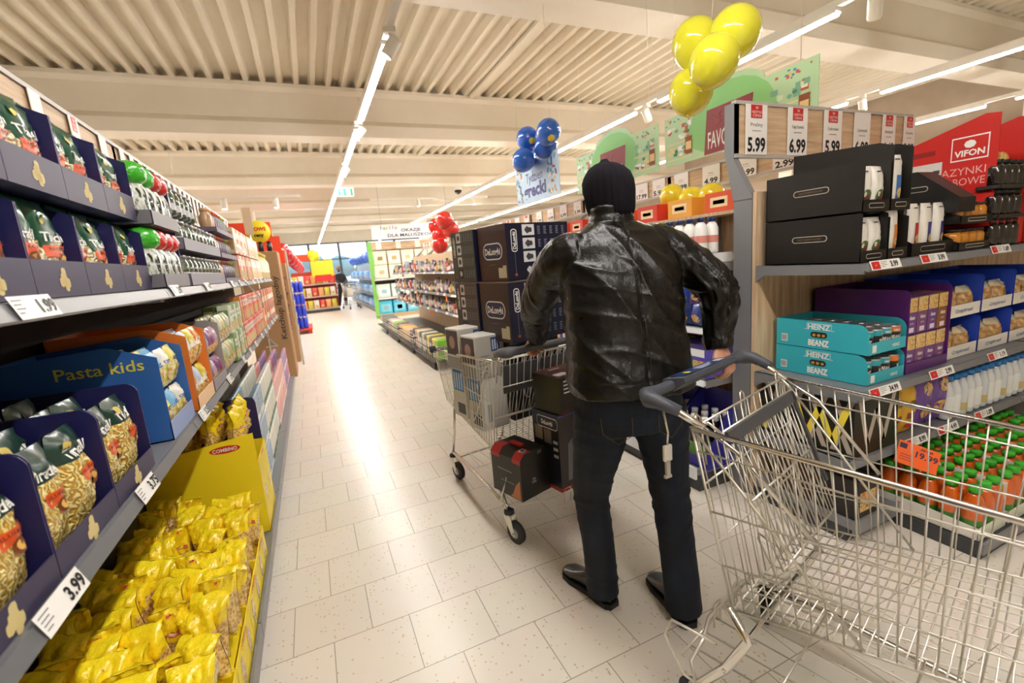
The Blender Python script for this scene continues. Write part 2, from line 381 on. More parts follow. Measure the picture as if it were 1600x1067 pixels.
for (x, y, z, lb) in ((.98, 10.6, 3.14, 'green and white running man exit sign under the middle light line'), (5.6, 14.6, 3.85, 'green and white exit sign beside the dome camera')):
    t = thing('exit_sign', lb, 'exit sign', (x, y, z))
    q = MB(); q.T = Matrix.Scale(.68, 4); q.box(-.24, .24, -.02, .02, -.13, .13, EW); q.box(-.22, .02, -.024, -.02, -.11, .11, GRN)
    q.box(.14, .21, -.024, -.02, -.11, .11, GRN); q.build('panel', t)
    q = MB(); q.T = Matrix.Scale(.68, 4); q.ball((-.1, -.03, .06), .022, EW, 8); q.tube([(-.1, -.03, .04), (-.11, -.03, -.02)], .02, EW); q.tube([(-.11, -.03, -.02), (-.15, -.03, -.08)], .014, EW); q.tube([(-.11, -.03, -.02), (-.06, -.03, -.08)], .014, EW)
    q.tube([(-.1, -.03, .03), (-.05, -.03, .0)], .01, EW); q.tube([(-.1, -.03, .03), (-.16, -.03, .02)], .01, EW); q.build('running_figure', t)
    q = MB(); q.tube([(0, 0, .088), (0, 0, ZD - z + .02)], .006, ZINC, 4); q.build('rod', t)
# air duct louvre on the right wall
q = MB()
for k in range(5): q.box(XR - .06, XR - .01, 8.5, 13.5, 3.45 + k * .16, 3.54 + k * .16, C('#a08f7c', .6))
q.build('vent_grille', label='long brown slatted air vent high on the right wall', cat='vent')
# ================================================================== shelving
def price_number(q, s, h, O, U, V, m=INK): q.text(s, h, O, U, V, m, width=len(s) * h * .58, bold=.03, lift=.0012)
def price_tag(q, x, s='1.99', w=.13, sale=False):
    """paper price tag on a tilted rail, in shelf coordinates (front lip at y 0, leaning back)"""
    U = Vector((1, 0, 0)); V = Vector((0, .35, .94)).normalized(); O = Vector((x, -.0125, .001))
    a = .021
    q.quad(O - U * w / 2 - V * a, O + U * w / 2 - V * a, O + U * w / 2 + V * a, O - U * w / 2 + V * a, WHITE)
    N = U.cross(V) * .0006
    if sale: q.quad(*[O + N + U * (w * i) + V * (a * j) for i, j in ((-.46, -.8), (-.2, -.8), (-.2, .8), (-.46, .8))], RED); q.text('OK', .006, O + N - U * w * .33, U, V, WHITE)
    for k in range(4):
        l = (.22, .17, .2, .12)[k]; b0 = -.46 + (.3 if sale else 0)
        p = O + N + V * (a * (.62 - k * .36)); q.quad(p + U * w * b0 - V * .0011, p + U * w * (b0 + l) - V * .0011, p + U * w * (b0 + l) + V * .0011, p + U * w * b0 + V * .0011, C('#77787c'))
    price_number(q, s, .024, O + U * w * .27, U, V)
def bay(name_label, loc, rz, L, D, H, shelves, header=None, tags=(), cards=(), back=None, post_lean=.0, base_z=.12, first_post=True, last_post=False, rail=RAIL, decor=None, fancy=None):
    """one shelving bay: x along the run, -y faces the shopper. shelves: (z, y_front)"""
    t = thing('shelving_bay', name_label, 'shelf', loc, rz)
    back = back or C('#4a4440', .7)
    q = MB(); q.box(0, L, D, D + .02, .02, H, back); q.build('back_panel', t)
    q = MB(); q.box(.01, L - .01, .03, D, 0.0, base_z - .035, DGREY); q.box(.003, L - .003, 0, D, base_z - .035, base_z, GREY)
    q.box(.003, L - .003, -.012, 0, base_z - .06, base_z + .012, rail); q.build('base_deck', t)
    for px in ([0.0] if first_post else []) + ([L] if last_post else []):
        q = MB(); px = px + .016 if px == 0 else px - .016; q.box(px - .015, px + .015, D + .021, D + .14, 0, H, DGREY)
        for k in range(int(H / .05)): q.box(px - .0155, px + .0155, D + .004, D + .021, k * .05 + .01, k * .05 + .035, BLACK)
        q.box(px - .016, px + .016, D + .025, D + .14, 0, H, GREY)
        if header:
            q.prism([(D + .02, H - .03), (D + .14, H - .03), (D + .14 + post_lean, header[0] + .02), (D + .14 + post_lean, header[1]), (D + .08 + post_lean, header[1]), (D + .08 + post_lean, header[0] - .02)], GREY, px - .02, px + .02, 'x')
        q.build('upright', t)
    for i, (z, yf) in enumerate(shelves):
        q = MB(); q.box(.004, L - .004, yf + .01, D, z - .03, z, GREY)
        for px in (.004, L - .022): q.prism([(yf + .012, z - .045), (yf + .012, z), (D, z), (D, z - .085), (D - .05, z - .05)], GREY, px - (.003 if px < .1 else -.003), px + (.018 if px < .1 else .021), 'x')
        s = q.build('shelf', t)
        q = MB(); q.prism([(yf + .012, z - .03), (yf - .008, z - .035), (yf - .012, z - .03), (yf + .0, z - .002), (yf + .012, z - .002)], rail, .002, L - .002, 'x'); q.build('price_rail', s)
        for (si, x, st, w, sale) in tags:
            if si == i:
                q = MB(); q.T = Matrix.Translation((0, yf + .004, z - .011)); price_tag(q, x, st, w, sale); q.build('price_tag', s)
    if header:
        yh = D + .08 + post_lean
        q = MB(); q.box(0, L, yh, yh + .018, header[0], header[1], WOODH); q.box(0, L, yh - .008, yh + .02, header[1] - .006, header[1] + .012, C('#b9b6b0', .4)); q.box(0, L, yh - .008, yh + .02, header[0] - .012, header[0] + .008, C('#b9b6b0', .4))
        h = q.build('header_panel', t)
        for (x, wd, st, red, words) in cards:
            q = MB(); z0, z1 = header[0] + .004, header[1] - .004; y = yh - .012
            q.box(x - wd / 2, x + wd / 2, y, y + .003, z0, z1, WHITE)
            O = Vector((x, y, 0)); U = Vector((1, 0, 0)); V = Vector((0, 0, 1)); hh = z1 - z0
            if red:
                q.box(x - wd * .27, x + wd * .25, y - .001, y, z1 - hh * .27, z1 - .002, RED); q.text('W', hh * .06, (x, y - .001, z1 - hh * .07), U, V, WHITE)
                q.text('NIEZWYKLA', hh * .05, (x, y - .001, z1 - hh * .15), U, V, WHITE, width=wd * .45); q.text('CENA', hh * .05, (x, y - .001, z1 - hh * .22), U, V, WHITE, width=wd * .4)
            q.text(words, hh * .07, (x, y, z1 - hh * .4), U, V, INK, width=wd * .6)
            q.box(x - wd * .2, x + wd * .2, y - .0006, y, z1 - hh * .53, z1 - hh * .515, C('#8a8a8c'))
            if st: q.text(st, hh * .27, (x, y, z0 + hh * .2), U, V, INK, width=wd * .84, bold=.035)
            q.build('price_card', h)
    if decor: decor(t)
    return t

# ================================================================== packaging
from mathutils import noise as _no
def hump(a, b, p=.5): return max(0, 1 - abs(2 * a) ** 3) ** .5 * max(0, sin(pi * min(1, max(0, (b - .03) / .94)))) ** p
def bag_mesh(name, w, h, d, paint, texts=(), seed=0, crumple=.006, top='seal', nu=10, nv=14, bulge=.5, lean=0, deco=None):
    """pillow bag with crimped ends. paint(a,b,front) -> material, a -.5..5, b 0..1"""
    rnd = random.Random(seed); ox, oy = rnd.uniform(0, 50), rnd.uniform(0, 50)
    def S(a, b, sd, lift=0):
        hp = hump(a, b, bulge); n = _no.noise(Vector((a * 7 + ox, b * 9 + oy, sd * 3))) * crumple * (1 + (b > .8) * 1.3)
        n2 = _no.noise(Vector((a * 3 + oy, b * 3 + ox, 0))) * crumple * .8
        ww = w * (1 - .06 * sin(pi * b))
        x = a * ww * (1 - (.04 if b < .06 or b > .93 else 0)); zz = b * h
        y = sd * (d / 2 * hp + n * min(1, hp * 2) + .0015 + lift) + n2
        if top == 'flop' and b > .78:
            k = (b - .78) / .22; ang = k * (1.5 + .5 * _no.noise(Vector((ox, 0, 0)))); r = .22 * h
            zz = .78 * h + sin(ang) * r * .62; y += -(1 - cos(ang)) * r * .55 + _no.noise(Vector((a * 9 + ox, b * 14, 3))) * .008
            x *= 1 + .1 * k + _no.noise(Vector((b * 12, ox, 1))) * .1
        return (x, y, zz)
    q = MB()
    q.grid(lambda u, v: S(u - .5, v, -1), nu, nv, lambda u, v: paint(u - .5, v, True))
    q.grid(lambda u, v: S(.5 - u, v, 1), nu, nv, lambda u, v: paint(.5 - u, v, False))
    for (t, th, b, m, wd, a0) in texts:
        q.text(t, th, (0, 0, 0), (1, 0, 0), (0, 0, 1), m, width=wd, bold=.02, surf=lambda x, z: S(a0 + x / w, b + z / h, -1, .0022))
    if deco: deco(q, lambda a, b, l=.002: S(a, b, -1, l))
    return q.mesh(name)
def patch(q, S, a0, a1, b0, b1, m, n=6, l=.0015):
    q.grid(lambda u, v: S(a0 + (a1 - a0) * u, b0 + (b1 - b0) * v, l), n, 3, m)
def disc(q, S, a, b, ra, rb, m, n=12, l=.0025):
    c = S(a, b, l); ring = [S(a + ra * cos(2 * pi * i / n), b + rb * sin(2 * pi * i / n), l) for i in range(n)]
    q.add([c] + ring, [(0, 1 + i, 1 + (i + 1) % n) for i in range(n)], m, True)
GREENF = foil('#174a33', .3, .45); DGREENF = foil('#1c3a30', .35, .5); ORANGE = C('#e0561f', .35, coat=.4)
def tiradell(seed, dark=False):
    G = DGREENF if dark else GREENF
    P = PASTA if dark else PALEP
    def paint(a, b, fr):
        if not fr: return G if b > .5 else P
        if b > (.72 if dark else .53) + .03 * sin(a * 9): return G
        return P
    def deco(q, S):
        zb = .1 if dark else 0; patch(q, S, -.34 + zb, .38, .4 + zb, .52 + zb, ORANGE); disc(q, S, .12, .37 + zb, .15, .07, C('#7b3f22', .5)); disc(q, S, .12, .375 + zb, .1, .045, C('#e0b25a', .5))
        q.text('KLUSECZKI', .008, (0, 0, 0), (1, 0, 0), (0, 0, 1), INK, width=.07, surf=lambda x, z: S(.02 + zb / 2 + x / .125, .485 + zb + z / .26, .003))
        disc(q, S, -.25, .86 if dark else .78, .08, .05, C('#d9c46a'))
    return bag_mesh('pasta_bag', .113, .212, .07, paint, [('Tiradell', .02, .79 if dark else .61, WHITE, .08, 0)], seed, .007, deco=deco)
YEL = foil('#ffe223', .22, .8, 34); YEL2 = C('#f7dd20', .45)
def combino(seed, tall=False):
    def paint(a, b, fr):
        if b > .62 + .02 * sin(a * 12 + seed): return YEL
        if b < .05: return YEL
        if fr and -.34 < a < .34 and b > .5: return YEL
        return NOODLE
    def deco(q, S):
        patch(q, S, -.2, .2, .56, .62, RED); q.text('COMBINO', .008, (0, 0, 0), (1, 0, 0), (0, 0, 1), WHITE, width=.036, bold=.02, surf=lambda x, z: S(x / .11, .59 + z / .25, .003))
        patch(q, S, -.08, .08, .85, .885, RED, 3)
    return bag_mesh('noodle_bag', .1, .25, .066, paint, [], seed, .017, 'flop' if not tall else 'seal', 12, 16, deco=deco)
def simple_bag(name, w, h, d, cols, words='', seed=0, wc=WHITE, top='seal', pic=FOODY, crumple=.006, nu=8, nv=10):
    """cols: list of (b limit, material) from the bottom up"""
    def paint(a, b, fr):
        for lim, m in cols:
            if b <= lim: return m
        return cols[-1][1]
    def deco(q, S):
        if pic: disc(q, S, 0, .32, .32, .16, pic, 12)
    return bag_mesh(name, w, h, d, paint, [(words, h * .085, .66, wc, w * .7, 0)] if words else [], seed, crumple, top, nu, nv, deco=deco)
def box_mesh(name, w, h, d, hc, prints=(), words=(), bev=.002, top=None, side=None, rough=.45):
    """folding carton: front at -y. prints: (x0,x1,z0,z1,colour) in fractions, words: (text, x, z, height, colour, width)"""
    q = MB(); m = hc if not isinstance(hc, str) else C(hc, rough)
    q.box(-w / 2, w / 2, -d / 2, d / 2, 0, h, m, bev=bev)
    for (x0, x1, z0, z1, c) in prints:
        cm = c if not isinstance(c, str) else C(c, rough)
        q.quad((-w / 2 + x0 * w, -d / 2 - .0006, z0 * h), (-w / 2 + x1 * w, -d / 2 - .0006, z0 * h), (-w / 2 + x1 * w, -d / 2 - .0006, z1 * h), (-w / 2 + x0 * w, -d / 2 - .0006, z1 * h), cm)
    for (t, x, z, th, c, wd) in words: q.text(t, th * h, (-w / 2 + x * w, -d / 2 - .0008, z * h), (1, 0, 0), (0, 0, 1), C(c) if isinstance(c, str) else c, width=wd * w, bold=.02)
    # seam and tuck flap on the top and the side that faces the shopper
    q.quad((-w / 2 + .004, -.0007, h + .0004), (w / 2 - .004, -.0007, h + .0004), (w / 2 - .004, .0007, h + .0004), (-w / 2 + .004, .0007, h + .0004), C('#5b564e'))
    if top: q.quad((-w / 2 + .003, -d / 2 + .003, h + .0003), (w / 2 - .003, -d / 2 + .003, h + .0003), (w / 2 - .003, d / 2 - .003, h + .0003), (-w / 2 + .003, d / 2 - .003, h + .0003), C(top, rough))
    if side:
        for sx in (-1, 1): q.add([(sx * (w / 2 + .0006), -d * .4, h * .15), (sx * (w / 2 + .0006), d * .4, h * .15), (sx * (w / 2 + .0006), d * .4, h * .85), (sx * (w / 2 + .0006), -d * .4, h * .85)], [(0, 1, 2, 3) if sx > 0 else (3, 2, 1, 0)], C(side, rough))
    return q.mesh(name)
def bottle_mesh(name, r, h, body, cap, label=None, neck=.35, prof=None, n=14, capr=.55, words='', labz=(.25, .6), sq=False):
    q = MB(); s0 = h * .62
    pr = prof or [(r * .86, 0), (r, .012), (r, s0), (r * .8, s0 + h * .1), (r * neck, s0 + h * .2), (r * neck, h * .9)]
    q.lathe(pr, body, n=n, sx=1, sy=1)
    if label: q.lathe([(r + .0006, h * labz[0]), (r + .0006, h * labz[1])], label, n=n, cap=False)
    cr = r * capr; q.lathe([(cr, h * .88), (cr, h * .985), (cr * .92, h)], cap, n=12)
    if words:
        z = h * (labz[0] + labz[1]) / 2
        q.text(words, h * .045, (0, 0, 0), (1, 0, 0), (0, 0, 1), WHITE, width=r * 1.1, surf=lambda x, y: ((r + .002) * sin(x / r), -(r + .002) * cos(x / r), z + y))
    return q.mesh(name)
def tray_mesh(name, w, d, h, lip, out, inn=None, thick=.003, shape='slope', back_h=None, deco=None, lipm=None, corner=.05):
    """open display carton, front -y, origin at the base centre"""
    inn = inn or out; q = MB(); x = w / 2; y = d / 2; bh = back_h or h
    q.box(-x, x, -y, y, 0, thick, out)
    q.box(-x, x, y - thick, y, 0, bh, out)
    q.box(-x, x, -y - .0005, -y + thick, 0, lip, lipm or out)
    c = corner
    if shape == 'slope': poly = [(-y, 0), (y, 0), (y, bh), (-y + c, h), (-y, h - c * .4), (-y, lip)]
    elif shape == 'round': poly = [(-y, 0), (y, 0), (y, h)] + [(-y + c - c * sin(a), h - c + c * cos(a)) for a in [k * pi / 12 for k in range(7)]]
    else: poly = [(-y, 0), (y, 0), (y, bh), (-y + d * .5, h), (-y, lip)]
    for sx in (-1, 1): q.prism(poly, out, sx * x - (thick if sx > 0 else 0), sx * x + (thick if sx < 0 else 0), 'x')
    if deco: deco(q, w, d, h, lip)
    return q.mesh(name)
def jit(a): return random.uniform(-a, a)
# ================================================================== left-hand pasta shelving
LX = -.38
def Lp(x, dep, z): return (LX - dep, x, z)
def LP(me, name, x, dep, z, lb, cat, grp, j=.03, rot=None):
    return put(me, name, None, Lp(x, dep, z), pi / 2 + jit(j), lb, cat, grp)
LB = C('#39322e', .7)
bounds = [-.6, .65, 1.9, 3.15, 4.4, 5.65, 6.9]
names = ['before the 3.99 tag', 'holding navy pasta cartons and the 3.75 tag', 'with jars and blue kids pasta carton', 'with orange packs on its middle shelf', 'with pale boxes on its top shelf', 'at the far end beside the brown ketchup cartons']
for i in range(6):
    a, L = bounds[i], bounds[i + 1] - bounds[i]
    tags = {0: [(1, 1.08 + .6 - .03 - .6 + .0, '1.99', .13, False)], 1: [(0, .78 - .65 + .0, '3.99', .135, False), (0, 1.35 - .65, '3.75', .13, False)]}.get(i, [])
    if i == 0: tags = [(0, 1.0, '2.49', .13, False)]
    if i == 1: tags = [(1, 1.07 - .65 + .0, '1.99', .135, False), (0, .92 - .65, '3.99', .14, False), (0, 1.36 - .65, '3.75', .125, False)]
    if i == 2: tags = [(0, 2.05 - 1.9, '3.25', .13, False), (1, 2.02 - 1.9, '2.99', .13, False), (1, 2.6 - 1.9, '4.49', .13, False), (0, 2.7 - 1.9, '1.79', .13, False)]
    if i > 2: tags = [(s, .15 + k * .36 + s * .1, '%d.%d9' % ((k * 3 + i) % 8 + 1, (k + i) % 10), .12, False) for s in (0, 1) for k in range(3)]
    cards = [(k * .31 + .16 + (i % 2) * .05, .085, '%d.99' % ((k * 3 + i) % 7 + 1), i != 1 and k % 2 == 0, 'Makaron') for k in range(4)]
    if i > 2: cards = [(k * .155 + .1, .065, '%d.99' % ((k * 3 + i) % 7 + 1), False, 'Makaron') for k in range(8)]
    bay('tall shelving bay on the pasta side ' + names[i], (LX, a, 0), pi / 2, L, .52, 1.98, [(1.0, .07), (1.475, .07)], (2.0, 2.235), tags, cards, LB, -.14, .13, True, i == 5)
# ---- navy pasta cartons
NAVY = C('#1d1b52', .4); NAVL = C('#3a3550', .5); PALE = C('#d6c389', .6)
def nest(q, w, d, h, lip):
    for (dx, dz, r) in ((0, 0, .014), (.012, -.01, .012), (-.011, -.008, .011), (.003, .014, .01), (.006, -.02, .009)):
        n = 8; c = (dx, -d / 2 - .0012, lip * .5 + dz)
        q.add([c] + [(c[0] + r * cos(2 * pi * k / n) * (1 + .2 * (k % 2)), c[1], c[2] + r * sin(2 * pi * k / n)) for k in range(n)], [(0, 1 + k, 1 + (k + 1) % n) for k in range(n)], PALE)
tray_top = tray_mesh('display_carton', .24, .36, .222, .078, NAVY, lipm=NAVL, shape='slope', deco=nest, corner=.09)
tray_mid = tray_mesh('display_carton', .262, .38, .235, .05, NAVY, lipm=NAVL, shape='round', deco=nest, corner=.03)
tb = [tiradell(s) for s in range(4)]; tm = [tiradell(s + 10, True) for s in range(4)]
for tier in (0, 1):
    for k in range(5):
        y = .72 + .2425 * k + .121; z = 1.477 + .2235 * tier
        tl = ['lower', 'upper'][tier]
        LP(tray_top, 'display_carton', y, .11 + .18, z, 'navy carton of green pasta bags, top shelf %s tier, %s before the jars' % (tl, ORD[4 - k]), 'carton', 'navy cartons on the top shelf', 0)
        for r in (0, 1):
            for c in (0, 1):
                LP(tb[(k + r * 2 + c + tier) % 4], 'pasta_bag', y - .058 + .116 * c, .11 + .055 + .09 * r, z + .004, 'green topped pale pasta bag in the %s-tier navy carton %s before the jars' % (tl, ORD[4 - k]), 'pasta bag', 'bags in %s navy carton %s from jars' % (tl, ORD[4 - k]), .05)
for k in range(4):
    y = .44 + .265 * k + .132; z = 1.002
    LP(tray_mid, 'display_carton', y, .07 + .2, z, 'navy middle-shelf carton of yellow pasta nests, %s from kids pasta' % ORD[3 - k], 'carton', 'navy cartons on the middle shelf', 0)
    for r in range(3):
        for c in (0, 1):
            LP(tm[(k + r + c) % 4], 'pasta_bag', y - .062 + .124 * c, .07 + .055 + .085 * r, z + .004 + .01 * r, 'dark green and yellow nest bag in the middle-shelf navy carton %s from kids pasta' % ORD[3 - k], 'pasta bag', 'nest bags in navy carton %s from kids pasta' % ORD[3 - k], .06)
# inner second layer of nests showing above the near cartons
for k in range(4):
    y = .44 + .265 * k + .132
    for r in range(2):
        LP(tm[(k + r) % 4], 'pasta_bag', y + jit(.03), .07 + .33 + .07 * r, 1.04, 'dark green nest bag pushed to the back, navy carton %s from kids pasta' % ORD[3 - k], 'pasta bag', 'rear nest bags behind navy carton ' + ORD[3 - k], .08)
# ---- pasta kids carton
SKY = C('#2f62a8', .45); SKYL = C('#8fa2cf', .5)
def kids(q, w, d, h, lip):
    for sx in (-1, 1):
        O = Vector((sx * (w / 2 + .0008), -.06, h * .8))
        U = Vector((0, sx, 0)); q.text('Pasta kids', .034, O, U, (0, 0, 1), C('#d9cf54'), width=.21, bold=.01)
        for (yy, zz) in ((-.1, .1), (.1, .13)): q.ball((sx * w / 2, yy, zz), .02, C('#c9a23c'), 8, .1)
LP(tray_mesh('display_carton', .29, .4, .315, .06, SKY, lipm=SKYL, shape='slope', back_h=.29, deco=kids, corner=.12), 'display_carton', 1.66 + .18 + .01, .07 + .21, 1.002, 'tall blue carton lettered Pasta kids on the middle shelf', 'carton', None, 0)
kb = [simple_bag('kids_pasta_bag', .085, .13, .05, [(.55, noise_mat('kids_pasta%d' % s, [(.3, '#8f8b3a'), (.5, '#d3c45b'), (.62, '#e8e2c0'), (.75, '#b8452e')], nscale=50, rough=.25, coat=.5)), (.62, C('#c23c2c')), (1, C(['#ddd36a', '#7fb5dd', '#e9e4da'][s], .3))], 'KIDS', s, C('#23418c')) for s in range(3)]
for t_ in (0, 1):
    for c in range(3):
        for r in range(3):
            LP(kb[(c + r + t_) % 3], 'kids_pasta_bag', 1.755 + c * .09, .07 + .045 + .065 * r, 1.01 + t_ * .14, 'small kids pasta bag in the %s layer of the blue carton' % ('lower', 'upper')[t_], 'pasta bag', '%s layer of kids pasta bags' % ('lower', 'upper')[t_], .08)
# ---- orange, purple, yellow-green cartons further along the middle shelf
OR2 = C('#e07a2d', .45); PLUM = C('#8a5d8e', .4)
def two_layers(x0, x1, per, z, hgt, meshes, dep, rows, name, lb, grp, front=.07, jj=.05, rz=None):
    n = len(meshes)
    for L_ in range(len(hgt)):
        for c in range(per):
            for r in range(rows):
                LP(meshes[(c + L_ + r) % n], name, x0 + (x1 - x0) * (c + .5) / per, front + dep * (r + .5), z + hgt[L_], lb + (', upper layer' if L_ == 1 and len(hgt) == 2 else ', lower layer' if len(hgt) == 2 else ''), name.replace('_', ' '), grp + (' upper' if L_ == 1 else ''), jj)
def ltray(w, h, lip, m, lm, x, z, lb, shape='slope', front=.07, d=.4, corner=.05, deco=None):
    LP(tray_mesh('display_carton', w, d, h, lip, m, lipm=lm, shape=shape, corner=corner, deco=deco), 'display_carton', x, front + d / 2, z, lb, 'carton', None, 0)
ltray(.3, .33, .055, OR2, C('#f0c9a0'), 2.19, 1.002, 'orange display carton beside the blue kids pasta carton', corner=.1)
two_layers(2.05, 2.33, 3, 1.008, (0, .155), [simple_bag('animal_pasta_bag', .085, .145, .05, [(.5, FOODY), (.6, C('#e9e4da')), (1, C(c_, .3))], 'ZOO', s) for s, c_ in enumerate(('#d98a3f', '#b9c8dc', '#d9c23f'))], .07, 3, 'animal_pasta_bag', 'bag of shaped pasta with orange top in the orange carton', 'bags in the orange carton')
ltray(.33, .3, .05, C('#9a938f', .5), C('#8d8a92'), 2.525, 1.002, 'grey display carton of plum coloured packs')
two_layers(2.37, 2.68, 4, 1.008, (0, .14), [simple_bag('plum_noodle_pack', .07, .125, .05, [(.4, FOODY), (1, foil(c_, .3))], '', s, pic=None) for s, c_ in enumerate(('#96517c', '#c2a3b4', '#7c4a80'))], .065, 2, 'plum_noodle_pack', 'plum and pink snack noodle pack in the grey carton', 'plum noodle packs')
two_layers(2.71, 3.12, 5, 1.005, (0, .155), [simple_bag('soup_mix_bag', .075, .15, .05, [(.5, PALEP), (1, foil(c_, .3))], '', s, pic=FOODY) for s, c_ in enumerate(('#c9bf6d', '#a9b487', '#cfc9b5'))], .065, 2, 'soup_mix_bag', 'yellow-green bag of dry soup mix on the middle shelf', 'soup mix bags')
two_layers(3.16, 3.66, 5, 1.005, (0, .17), [box_mesh('couscous_box', .09, .165, .06, c_, [(.1, .9, .1, .42, FOODY), (.1, .9, .55, .8, '#f3efe4')], [('KUSKUS', .5, .67, .09, '#2c5a3a', .6)], side=s_) for c_, s_ in (('#7fa05f', '#f3efe4'), ('#d8dbc5', '#6e9a5d'))], .075, 2, 'couscous_box', 'green and white couscous box on the middle shelf', 'couscous boxes')
two_layers(3.7, 5.2, 14, 1.005, (0, .185), [box_mesh('rice_box', .1, .18, .065, c_, [(.08, .92, .08, .45, FOODY), (.1, .9, .6, .85, '#f6eee2')], [('RYZ', .5, .72, .12, '#7a2d2d', .5)], side=s_) for c_, s_ in (('#dd5f4e', '#f0a05c'), ('#e58f3e', '#f3d8a8'), ('#cf4f6b', '#f2c5c5'))], .085, 1, 'rice_box', 'pink and orange box of rice on the middle shelf', 'pink and orange rice boxes')
two_layers(5.25, 6.85, 12, 1.005, (0, .185), [box_mesh('groats_box', .12, .18, .065, c_, [(.08, .92, .3, .6, '#f3e6d0')], side=s_) for c_, s_ in (('#e9a04c', '#ecd0a0'), ('#93406e', '#d9b0c8'))], .085, 1, 'groats_box', 'amber or plum box of groats at the end of the middle shelf', 'groats boxes')
# ---- packs beside the navy cartons on the top shelf: ball tops, jars, bottles, boxes
def balltop(hc, s):
    q = MB(); F = foil(hc, .2, .7, 40)
    body = noise_mat('striped_pack%d' % s, [(.44, '#1c211f'), (.5, '#dfe3da'), (.62, '#8f9c8d')], (1, 1, .5), 26, .2, coat=.6)
    q.lathe([(.036, 0), (.042, .01), (.046, .05), (.044, .11), (.034, .135), (.04, .15)], body, n=14)
    q.lathe([(.03, .128), (.05, .145), (.055, .17), (.046, .195), (.028, .205), (.004, .208)], F, n=14)
    return q.mesh('ball_topped_pack')
bt = [balltop('#3fae2b', 0), balltop('#cf2d2a', 1)]
ZT_ = 1.477
for t_ in (0, 1):
    ltray(.34, .05, .048, C('#77757c', .5), C('#8a878d'), 2.115, ZT_ + .215 * t_, 'low grey tray under the %s row of ball-topped packs' % ('lower', 'upper')[t_], 'flat', d=.3, corner=.01)
    for c in range(4):
        for r in range(2):
            g = 0 if c < 2 and (t_ or c == 0) else 1
            LP(bt[g], 'ball_topped_pack', 1.985 + c * .086, .07 + .055 + .09 * r, ZT_ + .215 * t_ + .004, '%s ball-topped clear pack in the %s grey tray beside the navy cartons' % (('green', 'red')[g], ('lower', 'upper')[t_]), 'pack', '%s ball-topped packs in %s tray' % (('green', 'red')[g], ('lower', 'upper')[t_]), .2)
q = MB(); q.prism([(-.16, 0), (.16, 0), (.16, .42), (-.08, .42), (-.13, .405), (-.16, .37)], NAVY, -.004, .004, 'x'); put(q.mesh('divider_board'), 'divider_board', None, Lp(2.31, .07 + .18, ZT_), pi / 2, 'navy cardboard divider standing between the ball-topped packs and jars', 'divider')
JAR = noise_mat('olive_jar', [(.3, '#262b26'), (.5, '#4e5a45'), (.65, '#8d9588')], nscale=40, rough=.12, coat=.8)
jarm = bottle_mesh('glass_jar', .036, .125, JAR, C('#a9aab0', .25, .8), C('#c9c9cd', .4), prof=[(.03, 0), (.036, .008), (.037, .085), (.03, .105), (.03, .115)], capr=.9, labz=(.2, .55))
for t_ in range(3):
    if t_ < 2: ltray(.86, .055, .05, C('#77757f', .5), C('#9c9aa6'), 2.765, ZT_ + .15 * t_, 'low grey tray under the %s row of glass jars' % ('bottom', 'second')[t_], 'flat', d=.3, corner=.01)
    for c in range(10):
        for r in range(1 + (t_ == 1)):
            if t_ == 2 and c > 5: continue
            LP(jarm, 'glass_jar', 2.375 + c * .087, .07 + .045 + .08 * r + (.02 if t_ == 2 else 0), ZT_ + .148 * t_ + .004, 'dark glass jar with pale label, %s layer of jars on the top shelf' % ('bottom', 'second', 'topmost')[t_], 'jar', '%s layer of jars' % ('bottom', 'second', 'topmost')[t_], .3)
sb_ = [bottle_mesh('sauce_bottle', .031, .135, C(h, .35, coat=.4), C(h2, .4), C(h3, .4), prof=[(.027, 0), (.032, .008), (.032, .085), (.02, .11), (.018, .12)], capr=.8, labz=(.15, .55)) for h, h2, h3 in (('#caa27c', '#e0b48c', '#efe2cf'), ('#4a3556', '#e0552a', '#d8c3d9'), ('#5a4a66', '#e0552a', '#e9dccf'), ('#4f5a3c', '#9fd03a', '#e4e6cf'))]
for t_ in range(3):
    ltray(.66, .03, .028, C('#6d5f73', .5), C('#857a8c'), 3.56, ZT_ + .15 * t_, 'low mauve tray under the %s row of sauce bottles' % ORD[t_], 'flat', d=.12, corner=.008)
    for c in range(8): LP(sb_[(0, 0, 1, 1, 2, 2, 3, 3)[c]], 'sauce_bottle', 3.275 + c * .08, .07 + .055, ZT_ + .15 * t_ + .004, '%s sauce bottle in the %s mauve tray on the top shelf' % (('tan', 'tan', 'orange capped', 'orange capped', 'orange capped', 'orange capped', 'green capped', 'green capped')[c], ORD[t_]), 'bottle', '%s sauce bottles %s tray' % (('tan', 'orange', 'orange', 'green')[c // 2], ORD[t_]), .2)
def shelf_boxes(x0, x1, per, z, hs, meshes, name, lb, grp, front=.07): two_layers(x0, x1, per, z, hs, meshes, .08, 1, name, lb, grp, front)
shelf_boxes(3.95, 4.75, 7, ZT_ + .003, (0, .2), [box_mesh('cracker_box', .11, .19, .07, c_, [(.1, .9, .1, .4, FOODY), (.1, .9, .6, .85, '#f6e6d2')], side=s_) for c_, s_ in (('#dc7a4a', '#f0cfae'), ('#e9dcc6', '#d8a27c'))], 'cracker_box', 'coral or cream cracker box on the top shelf', 'cracker boxes')
shelf_boxes(4.8, 5.7, 8, ZT_ + .003, (0, .2), [box_mesh('rusk_box', .11, .19, .07, c_, [(.1, .9, .1, .4, '#d9b98a'), (.1, .9, .6, .85, '#ffffff')], side='#efe3cd') for c_ in ('#e3c9a2', '#f0e6d4')], 'rusk_box', 'beige rusk box on the top shelf', 'rusk boxes')
